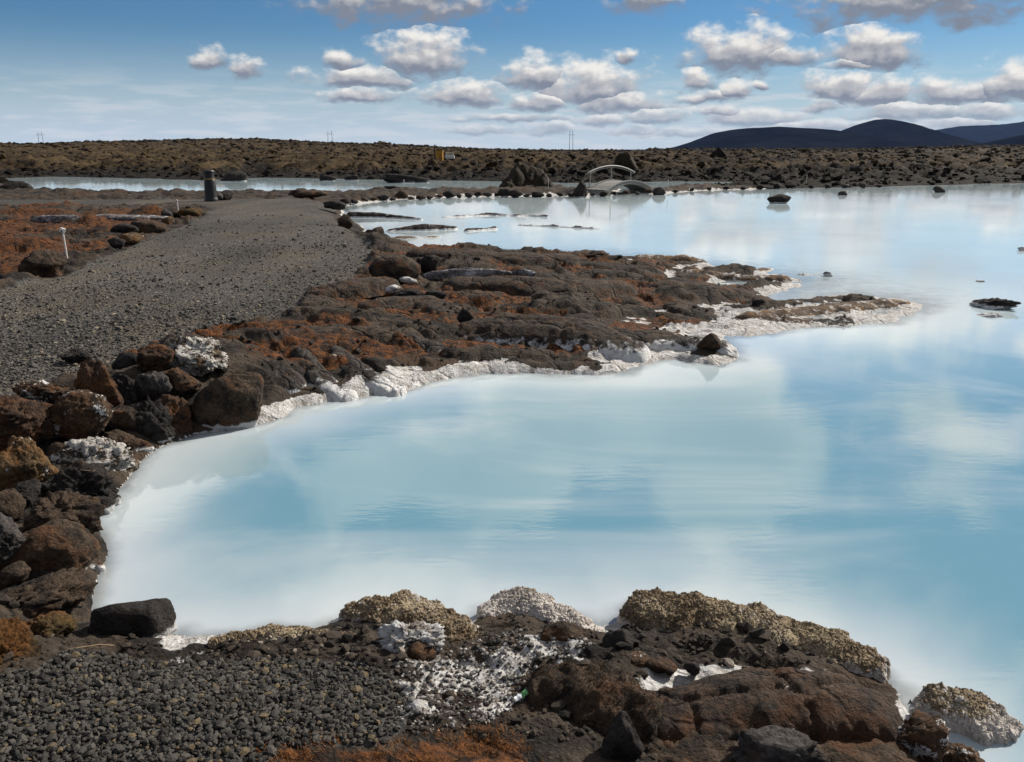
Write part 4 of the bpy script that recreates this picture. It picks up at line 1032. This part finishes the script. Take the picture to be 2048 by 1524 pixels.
# rubble on the lava field
rng = np.random.RandomState(7)
n = 26000
rr = 48 * np.exp(rng.uniform(0, 1, n) * math.log(420 / 48)); aa = rng.uniform(-0.68, 0.68, n)
fx, fyy = rr * np.sin(aa), rr * np.cos(aa)
fz, fm, fsd = field_h(fx, fyy)
ok = (fsd > 0.15) & (fyy > FIELD_Y) & (rng.uniform(0, 1, n) > fm * 0.7)
scatter_stones('lava_rubble', np.stack([fx, fyy, fz + 0.02], 1)[ok], (rng.lognormal(math.log(.15), .45, n) * (0.45 + rr / 110))[ok].clip(0.06, 1.1), M['field'], None, 'stuff', (1, .9, .6), rng, label='dark broken lava rubble over the field', extra=('moss', (fm + rng.uniform(-.3, .35, n))[ok]))

# ------------------------------------------------------------------ gravel, grit and moss
def in_poly(n, poly, rng, bounds):
    x = rng.uniform(bounds[0], bounds[1], n); y = rng.uniform(bounds[2], bounds[3], n)
    ok = sdist(x, y, poly) < 0
    return x[ok], y[ok]
rng = np.random.RandomState(11)
gx, gy = in_poly(34000, FGRAVEL, rng, (-2.2, -0.05, 1.35, 3.35))
hz = land(gx, gy, False)[0]
s = rng.lognormal(math.log(0.0074), 0.40, len(gx)).clip(0.003, 0.020)
scatter_stones('gravel', np.stack([gx, gy, hz + s * 0.35 + rng.uniform(0, .006, len(gx))], 1), s, M['gravel'], None, 'stuff', (1, .85, .68), rng, rng.uniform(0, 1, len(gx)), label='coarse black crushed gravel in the foreground')
n = 60000
u = rng.uniform(0, 1, n)
rr = 4.6 / (1 - u * (1 - 4.6 / 27)); aa = rng.uniform(-0.75, 0.05, n)
gx, gy = rr * np.sin(aa), rr * np.cos(aa)
ok = (sdist(gx + 0.1 * vnoise2(gx * 3, gy * 3, 3), gy, PATH_POLY) < 0.05) & (rng.uniform(0, 1, n) < smooth(rr, 26, 13) * (0.35 + 0.65 * smooth(fbm2(gx * .9, gy * .3, 3, 44), -0.25, 0.2)))
gx, gy, rr = gx[ok], gy[ok], rr[ok]
hz = land(gx, gy, False)[0]
s = rng.lognormal(math.log(0.0092), 0.42, len(gx)) * (0.85 + rr * 0.03) * (1 + 0.35 * fbm2(gx * .5, gy * .5, 3, 77))
scatter_stones('path_gravel', np.stack([gx, gy, hz + s * 0.3], 1), s, M['path_gravel'], None, 'stuff', (1, .85, .65), rng, rng.uniform(0, 1, len(gx)) ** 1.2, label='grey crushed gravel spread over the path')
# white grit between gravel and mounds
gx, gy = in_poly(8000, ppoly([(790, 1330), (870, 1290), (1000, 1245), (1130, 1250), (1200, 1290), (1090, 1330), (1040, 1410), (960, 1450), (830, 1500), (770, 1490), (815, 1420)], .15), rng, (-.6, .6, 1.8, 3.6))
hz = land(gx, gy, False)[0]
s = rng.lognormal(math.log(0.0055), 0.4, len(gx)).clip(.002, .014)
scatter_stones('silica_grit', np.stack([gx, gy, hz + s * .4], 1), s, M['silica_grit'], None, 'stuff', (1, .9, .7), rng, rng.uniform(0, 1, len(gx)) ** 2.6, label='white and brown silica grit strewn between gravel and mounds')

rb = np.random.RandomState(21)
n = 26000
rr = 2.4 / (1 - rb.uniform(0, 1, n) * (1 - 2.4 / 28)); aa = rb.uniform(-0.72, 0.6, n)
gx, gy = rr * np.sin(aa), rr * np.cos(aa)
hz, sdr, gr_, ms_, sl_, _, _ = land(gx, gy)
ok = (sdr > 0.12) & (gr_ < 0.5) & (rb.uniform(0, 1, n) > 1.3 * sl_) & (hz > 0.04) & (rb.uniform(0, 1, n) < 0.25 + 0.75 * smooth(fbm2(gx * 1.5, gy * 1.5, 3, 5), -0.1, 0.3))
gx, gy, hz, rr = gx[ok], gy[ok], hz[ok], rr[ok]
s = rb.lognormal(math.log(0.0075), 0.6, len(gx)).clip(.003, .04) * (0.8 + rr * 0.06)
M['rubble'] = stone_mat('lava_crumbs', (0.018, 0.015, 0.012), (0.085, 0.066, 0.05), (0.42, 0.36, 0.29))
scatter_stones('lava_crumbs', np.stack([gx, gy, hz + s * .3], 1), s, M['rubble'], None, 'stuff', (1, .85, .6), rb, rb.uniform(0, .96, len(gx)), label='small broken lava crumbs strewn over the shore')

def blades(name, label, x, y, z, L, mat, rng, wd=0.0009):
    n = len(x)
    a = rng.uniform(0, 2 * math.pi, n); lean = rng.uniform(0.5, 1.5, n)
    dx, dy, dz = np.cos(a) * np.sin(lean), np.sin(a) * np.sin(lean), np.cos(lean) * 0.9 + 0.1
    b = np.stack([x, y, z], 1)
    side = np.stack([-np.sin(a), np.cos(a), np.zeros(n)], 1) * wd * rng.uniform(.6, 1.5, n)[:, None]
    tip = b + np.stack([dx, dy, dz], 1) * L[:, None]
    mid = b + np.stack([dx * .5, dy * .5, dz * .75], 1) * L[:, None]
    co = np.stack([b - side, b + side, mid + side * .8, mid - side * .8, tip], 1).reshape(-1, 3)
    i = np.arange(n)[:, None] * 5
    f = np.concatenate([i + np.array([[0, 1, 2]]), i + np.array([[0, 2, 3]]), i + np.array([[3, 2, 4]])])
    o = mesh_obj(name, co, f, mat, None, {'tone': np.repeat(rng.uniform(0, 1, n) ** 1.3, 5)}, False)
    o['kind'] = 'stuff'; o['label'] = label
    return o
gx, gy = in_poly(34000, ppoly([(510, 1505), (640, 1478), (740, 1500), (850, 1466), (940, 1432), (1040, 1450), (1090, 1520), (1080, 1620), (500, 1660)], .2), rng, (-1.2, .4, 1.3, 2.6))
kp = fbm2(gx * 6, gy * 6, 3, 5) > -0.12; gx, gy = gx[kp], gy[kp]
hz = land(gx, gy, False)[0]
blades('moss', 'orange dry moss on the foreground ground', gx, gy, hz, rng.uniform(.008, .026, len(gx)), M['moss'], rng)
me = None
for o in list(bpy.data.objects):
    if o.name == 'lava_mound': me = o
vco = np.array([v.co[:] for v in me.data.vertices]) + np.array(me.location)
pk = vco[rng.randint(0, len(vco), 9000)] + rng.normal(0, .004, (9000, 3)) * np.array([1, 1, 0])
pk = pk[pk[:, 2] > .11]
ob = blades('moss', 'dark withered moss over the foreground lava mound', pk[:, 0], pk[:, 1], pk[:, 2] - .002, rng.uniform(.004, .012, len(pk)), M['dark_moss'], rng)

# ------------------------------------------------------------------ built things
def bm_box(bm, c, s, rot=None):
    r = bmesh.ops.create_cube(bm, size=1.0)
    mt = Matrix.Translation(c) @ (rot.to_4x4() if rot else Matrix()) @ Matrix.Diagonal((*s, 1))
    bmesh.ops.transform(bm, matrix=mt, verts=r['verts'])
def bm_tube(bm, pts, rad, seg=8):
    """tube through points; rad is a number or a list"""
    pts = [Vector(p) for p in pts]; rad = rad if isinstance(rad, (list, tuple)) else [rad] * len(pts)
    rings = []
    for i, p in enumerate(pts):
        d = (pts[min(i + 1, len(pts) - 1)] - pts[max(i - 1, 0)]).normalized()
        u = d.cross(Vector((0, 0, 1)) if abs(d.z) < .95 else Vector((1, 0, 0))).normalized(); v_ = d.cross(u)
        rings.append([bm.verts.new(p + (u * math.cos(2 * math.pi * k / seg) + v_ * math.sin(2 * math.pi * k / seg)) * rad[i]) for k in range(seg)])
    for a, b in zip(rings, rings[1:]):
        for k in range(seg): bm.faces.new((a[k], a[(k + 1) % seg], b[(k + 1) % seg], b[k]))
    bm.faces.new(rings[0][::-1]); bm.faces.new(rings[-1])
    bmesh.ops.recalc_face_normals(bm, faces=bm.faces)
def bm_lathe(bm, prof, seg=28):
    rings = [[bm.verts.new((r * math.cos(2 * math.pi * k / seg), r * math.sin(2 * math.pi * k / seg), z)) for k in range(seg)] for r, z in prof]
    for a, b in zip(rings, rings[1:]):
        for k in range(seg): bm.faces.new((a[k], a[(k + 1) % seg], b[(k + 1) % seg], b[k]))
    bm.faces.new(rings[0][::-1]); bm.faces.new(rings[-1])
    bmesh.ops.recalc_face_normals(bm, faces=bm.faces)

M['bin'] = plain('black_plastic', (0.016, 0.016, 0.018), 0.5, 0, .3, 8)
M['gold'] = plain('gold_band', (0.42, 0.29, 0.10), 0.45, 0.2)
M['white_paint'] = plain('white_paint', (0.72, 0.70, 0.66), 0.5, 0, .1, 30)
M['black_lens'] = plain('dark_lens', (0.02, 0.02, 0.025), 0.3)
M['concrete'] = plain('pale_concrete', (0.27, 0.265, 0.24), 0.85, 0, .2, 5)
M['rail'] = plain('weathered_rail', (0.33, 0.325, 0.31), 0.6, 0.2, .15, 8)
M['pole'] = plain('dark_timber', (0.05, 0.043, 0.038), 0.8)
M['yellow'] = plain('yellow_paint', (0.52, 0.27, 0.03), 0.6)
M['wrap_white'] = plain('white_plastic_film', (0.75, 0.78, 0.80), 0.25, 0, .08, 60, .5)
M['wrap_green'] = plain('green_printed_film', (0.16, 0.50, 0.16), 0.25, 0, .9, 140, .5)
M['wrap_yellow'] = plain('yellow_printed_film', (0.62, 0.66, 0.10), 0.25, 0, .3, 90, .5)
M['twig'] = plain('dry_twig', (0.30, 0.21, 0.12), 0.8)

# litter bin
q = P(423, 402, .40); gz = ground_z(*q)
bin_ = empty('litter_bin', (q[0], q[1], gz - .02))
s = 62 / FPX * depth_of(q[0], q[1], .4)
def L(*p): return [(r * s, z * s) for r, z in p]
bm = bmesh.new(); bm_lathe(bm, L((.205, -.02), (.215, .0), (.215, .10), (.195, .13), (.192, .16), (.185, .45), (.170, .66), (.166, .70))); bm_obj('body', bm, M['bin'], bin_, True)
bm = bmesh.new(); bm_lathe(bm, L((.168, .70), (.176, .705), (.176, .725), (.168, .73))); bm_obj('band', bm, M['gold'], bin_)
bm = bmesh.new(); bm_lathe(bm, L((.158, .73), (.150, .80), (.150, .91), (.158, .92))); bm_obj('neck', bm, M['bin'], bin_)
bm = bmesh.new(); bm_lathe(bm, L((.158, .92), (.172, .925), (.174, .955), (.155, .985), (.09, 1.0), (.02, 1.004))); bm_obj('lid', bm, M['bin'], bin_)
tag(bin_, 'black round litter bin with a gold band standing at the path end', 'litter bin')

# markers beside the path
def marker(px, py, hpx, label, head=True, z=None, lean=.03):
    zz = .38 if z is None else z
    q = P(px, py, zz); zz = max(ground_z(*q), 0.02) if z is None else z; q = P(px, py, zz)
    dp = depth_of(q[0], q[1], zz); H = hpx / FPX * dp
    o = empty('marker_post', (q[0], q[1], zz - .03), 0.4)
    rad = max(.014, H * .032)
    bm = bmesh.new(); bm_tube(bm, [(0, 0, 0), (-lean * H * .5, 0, H * .45), (-lean * H, 0, H * .88 + .03)], rad, 8); bm_obj('post', bm, M['white_paint'], o)
    if head:
        bm = bmesh.new(); bm_box(bm, (-lean * H, 0, H * .93 + .03), (H * .16, H * .13, H * .16), Matrix.Rotation(.35, 3, 'Y') @ Matrix.Rotation(.5, 3, 'Z'))
        bmesh.ops.bevel(bm, geom=bm.edges[:], offset=H * .012, segments=1, affect='EDGES')
        hd = bm_obj('head', bm, M['white_paint'], o)
        bm = bmesh.new(); bm_tube(bm, [(-lean * H - .02 * H, -H * .06, H * .91 + .03), (-lean * H - .03 * H, -H * .10, H * .91 + .03)], H * .03, 10); bm_obj('lens', bm, M['black_lens'], hd)
    else:
        bm = bmesh.new(); bm_tube(bm, [(-lean * H, 0, H * .88 + .03), (-lean * H, 0, H + .03)], rad * 1.25, 8); bm_obj('cap', bm, M['white_paint'], o)
    tag(o, label, 'marker post', 'white marker posts')
marker(134, 513, 56, 'near white marker post with a square head at the moss edge')
marker(357, 424, 24, 'smaller white marker post among rocks further along the path')
marker(809, 382, 22, 'thin white post on the causeway behind the inner bay', False)
marker(1097, 377, 20, 'thin white post just left of the footbridge', False, .25)
marker(1336, 377, 18, 'thin white post just right of the footbridge', False, .25)
marker(1613, 366, 16, 'thin white post far right on the causeway', False, .22)

# footbridge
A = np.array(P(1216, 381, .22)); ax = np.array([.70, .714]); cr = np.array([-.714, .70])
br = empty('footbridge', (A[0], A[1], .16))
LB, WB, RISE = 3.3, 1.15, 0.37
def bp(t, v, z): p = ax * LB * t + cr * v; return Vector((p[0], p[1], z))
def arch(t): return RISE * (1 - (2 * t - 1) ** 2)
bm = bmesh.new(); N = 22; rows = []
for i in range(N + 1):
    t = i / N; zt = .06 + arch(t); zb = zt - .13 - 0.03 * abs(2 * t - 1)
    rows.append([bm.verts.new(bp(t, 0, zb)), bm.verts.new(bp(t, WB, zb)), bm.verts.new(bp(t, WB, zt)), bm.verts.new(bp(t, 0, zt))])
for a, b in zip(rows, rows[1:]):
    for k in range(4): bm.faces.new((a[k], a[(k + 1) % 4], b[(k + 1) % 4], b[k]))
bm.faces.new(rows[0]); bm.faces.new(rows[-1][::-1]); bmesh.ops.recalc_face_normals(bm, faces=bm.faces)
deck = bm_obj('deck', bm, M['concrete'], br)
for v in (-.02, WB - .05):
    bm = bmesh.new()
    for i in range(N):
        t0, t1 = i / N, (i + 1) / N
        vs = [bm.verts.new(bp(t, v + dv, .065 + arch(t) + dz)) for t in (t0, t1) for dv in (0, .07) for dz in (0, .05)]
        for a in ((0, 1, 5, 4), (2, 6, 7, 3), (1, 3, 7, 5), (0, 4, 6, 2)): bm.faces.new([vs[j] for j in a])
    bm_obj('kerb', bm, M['rail'], deck)
bm = bmesh.new(); bm_tube(bm, [bp(t, WB - .02, .06 + arch(t) * 0.72 + .78 + .0 * t) for t in np.linspace(-.06, 1.06, 19)], .032, 8); bm_obj('handrail', bm, M['rail'], br, True)
bm = bmesh.new(); bm_tube(bm, [bp(t, WB - .02, .06 + arch(t) * 0.72 + .70) for t in np.linspace(-.04, 1.04, 19)], .016, 6); bm_obj('rail', bm, M['rail'], br, True)
for t in (.02, .5, .97):
    bm = bmesh.new(); bm_tube(bm, [bp(t, WB - .02, .03 + arch(t)), bp(t + (t - .5) * -.02, WB - .02, .06 + arch(t) * .72 + .77)], .024, 8); bm_obj('post', bm, M['rail'], br)
for t in (-.03, 1.03):
    bm = bmesh.new(); c = bp(t, WB / 2, -.05); bm_box(bm, c, (.45, WB * 1.1, .32), Matrix.Rotation(math.atan2(ax[1], ax[0]), 3, 'Z')); bm_obj('abutment', bm, M['concrete'], br)
tag(br, 'small pale arched footbridge with one curved handrail', 'bridge')

# power line poles on the skyline
def pylon(px0, px1, ytop, ybase, D, label, lean):
    hb = CAM_Z + (297 - ybase) / FPX * D; ht = CAM_Z + (297 - ytop) / FPX * D
    xx = [(p - 1024) / FPX * D for p in (px0, px1)]; cx = sum(xx) / 2
    o = empty('power_pylon', (cx, D, hb - 4))
    sp = (xx[1] - xx[0]) / 2; H = ht - hb + 4; r0 = .14
    for s_ in (-1, 1):
        bm = bmesh.new(); bm_tube(bm, [(s_ * sp + lean * s_ * .4, 0, 0), (s_ * sp - lean * s_ * .2, 0, H)], [r0, r0 * .7], 8); bm_obj('pole', bm, M['pole'], o)
    bm = bmesh.new(); bm_box(bm, (0, 0, H * .86), (sp * 2 + 1.2, .08, .1)); bm_obj('crossarm', bm, M['pole'], o)
    for s_ in (-1, 0, 1):
        bm = bmesh.new(); bm_lathe(bm, [(.05, H * .86 - .7), (.1, H * .86 - .6), (.1, H * .86 - .25), (.04, H * .86 - .1)], 8)
        io = bm_obj('insulator', bm, M['pole'], o); io.location.x = s_ * (sp + .85)
    tag(o, label, 'pylon', 'power pylons on the skyline')
pylon(113, 121, 266, 288, 520, 'leftmost twin-pole power pylon on the skyline above the back pool', 1.2)
pylon(670, 678, 264, 292, 520, 'middle twin-pole power pylon beyond the path', .9)
pylon(1135, 1141, 264, 300, 520, 'twin-pole power pylon on the skyline above the footbridge', .6)

# far huts
def unproj(px, py, D): return ((px - 1024) / FPX * D, D, CAM_Z + (297 - py) / FPX * D)
D = 75
def on_field(px, py, D):
    q = unproj(px, py, D); z = field_h(np.array([q[0]]), np.array([q[1]]))[0][0]
    return (q[0], q[1], max(q[2], float(z) + .1))
c = on_field(884, 320, D)
u = D / FPX
hut = empty('yellow_hut', (c[0], c[1], c[2] - .3))
bm = bmesh.new(); bm_box(bm, (0, 0, 9 * u), (13 * u, 16 * u, 18 * u)); bm_obj('wall', bm, M['yellow'], hut)
bm = bmesh.new(); bm_box(bm, (0, 0, 18.6 * u), (14.5 * u, 18 * u, 1.2 * u)); bm_obj('roof', bm, M['yellow'], hut)
bm = bmesh.new(); bm_box(bm, (2 * u, -8.1 * u, 7 * u), (4.5 * u, .4 * u, 12 * u)); bm_obj('door', bm, plain('ochre_door', (.36, .17, .02)), hut)
tag(hut, 'small yellow hut on the far lava field', 'hut')
st = empty('chimney_post', (c[0] - 10 * u, c[1] + .6, c[2] - .3))
bm = bmesh.new(); bm_tube(bm, [(0, 0, 0), (0, 0, 20 * u), (0, 0, 28 * u)], [2 * u, 1.4 * u, .9 * u], 10); bm_obj('shaft', bm, M['pole'], st)
bm = bmesh.new(); bm_lathe(bm, [(1.5 * u, 28 * u), (1.5 * u, 29 * u), (.4 * u, 31 * u)], 10); bm_obj('cap', bm, M['pole'], st)
tag(st, 'dark upright post standing left of the yellow hut', 'post')
c = on_field(899, 322, D - 4); c = (c[0], c[1], c[2] + .35)
wt = empty('white_tank', (c[0] + .2, c[1], c[2] - .3))
bm = bmesh.new(); bm_box(bm, (0, 0, 5.5 * u), (17 * u, 12 * u, 7 * u)); bmesh.ops.bevel(bm, geom=bm.edges[:], offset=1.2 * u, segments=2, affect='EDGES'); bm_obj('body', bm, M['white_paint'], wt)
for s_ in (-1, 1):
    for t_ in (-1, 1):
        bm = bmesh.new(); bm_tube(bm, [(s_ * 7 * u, t_ * 5 * u, -1 * u), (s_ * 7 * u, t_ * 5 * u, 2.4 * u)], .7 * u, 6); bm_obj('leg', bm, M['pole'], wt)
bm = bmesh.new(); bm_tube(bm, [(-6 * u, 0, 8.8 * u), (-6 * u, 0, 13 * u), (6 * u, 0, 13 * u), (6 * u, 0, 8.8 * u)], .5 * u, 6); bm_obj('frame', bm, M['white_paint'], wt)
tag(wt, 'small white tank with a frame beside the yellow hut', 'tank')

# plastic wrapper in the foreground
q = P(1040, 1392, .15); gz = ground_z(*q)
wr = empty('plastic_wrapper', (q[0], q[1], gz + .012), .7)
def film(name, mat, x0, x1, w0, w1, seed, lift):
    n, m_ = 14, 9
    u_, v_ = np.meshgrid(np.linspace(0, 1, n), np.linspace(-1, 1, m_), indexing='ij')
    X_ = x0 + (x1 - x0) * u_; Wd = w0 + (w1 - w0) * u_
    Y_ = v_ * Wd; Z_ = .012 * (1 - v_ ** 2) + lift * u_ + .006 * fbm2((X_ * 90).ravel(), (Y_ * 90).ravel(), 3, seed).reshape(n, m_)
    top = np.stack([X_.ravel(), Y_.ravel(), Z_.ravel()], 1); bot = top * np.array([1, 1, 1]) - np.array([0, 0, .0012])
    F_ = grid_faces(n, m_)
    mesh_obj(name, np.concatenate([top, bot]), np.concatenate([F_[:, ::-1], F_ + n * m_]), M[mat], wr)
film('clear_end', 'wrap_white', -.030, .002, .008, .012, 1, .004)
film('printed_middle', 'wrap_green', .004, .028, .011, .013, 2, .010)
film('yellow_flap', 'wrap_yellow', .000, .014, .012, .006, 3, -.008)
tag(wr, 'crumpled white and green plastic wrapper on the silica grit', 'wrapper')

def twig(label, pts, rad):
    w3 = []
    for px, py, dz in pts:
        q = P(px, py, .15); z = ground_z(*q); z = max(z, 0.0); q = P(px, py, z + dz); w3.append(Vector((q[0], q[1], z + dz)))
    o0 = w3[0].copy(); bm = bmesh.new(); bm_tube(bm, [p - o0 for p in w3], rad, 5)
    o = bm_obj('dry_twig', bm, M['twig'], None, True); o.location = o0; tag(o, label, 'twig', 'dry twigs')
twig('thin dry twig lying behind the gravel near the black boulder', [(138, 1298, .03), (165, 1294, .025), (200, 1289, .02), (228, 1291, .02)], .0022)
twig('pale curled rootlet on the dark stone by the crusted knoll', [(1824, 1474, .10), (1838, 1471, .12), (1850, 1472, .12), (1858, 1478, .10)], .0018)
twig('pale straw lying on the white-encrusted rock', [(160, 940, .13), (185, 942, .15), (205, 940, .14)], .003)

# ------------------------------------------------------------------ HAZE
HAZE = True
if HAZE:
    m, t, out = new_mat('thin_blue_air')
    pv_ = t.add('ShaderNodeVolumePrincipled', {'Color': (0.30, 0.50, 1.0, 1), 'Density': 1.3e-5, 'Anisotropy': 0.0})
    t.l.new(pv_.outputs[0], out.inputs['Volume'])
    bm = bmesh.new(); bm_box(bm, (0, 0, 166), (28000, 28000, 400))
    o = bm_obj('haze', bm, m); o['kind'] = 'stuff'; o['label'] = 'thin blue air between the shore and the far hills'
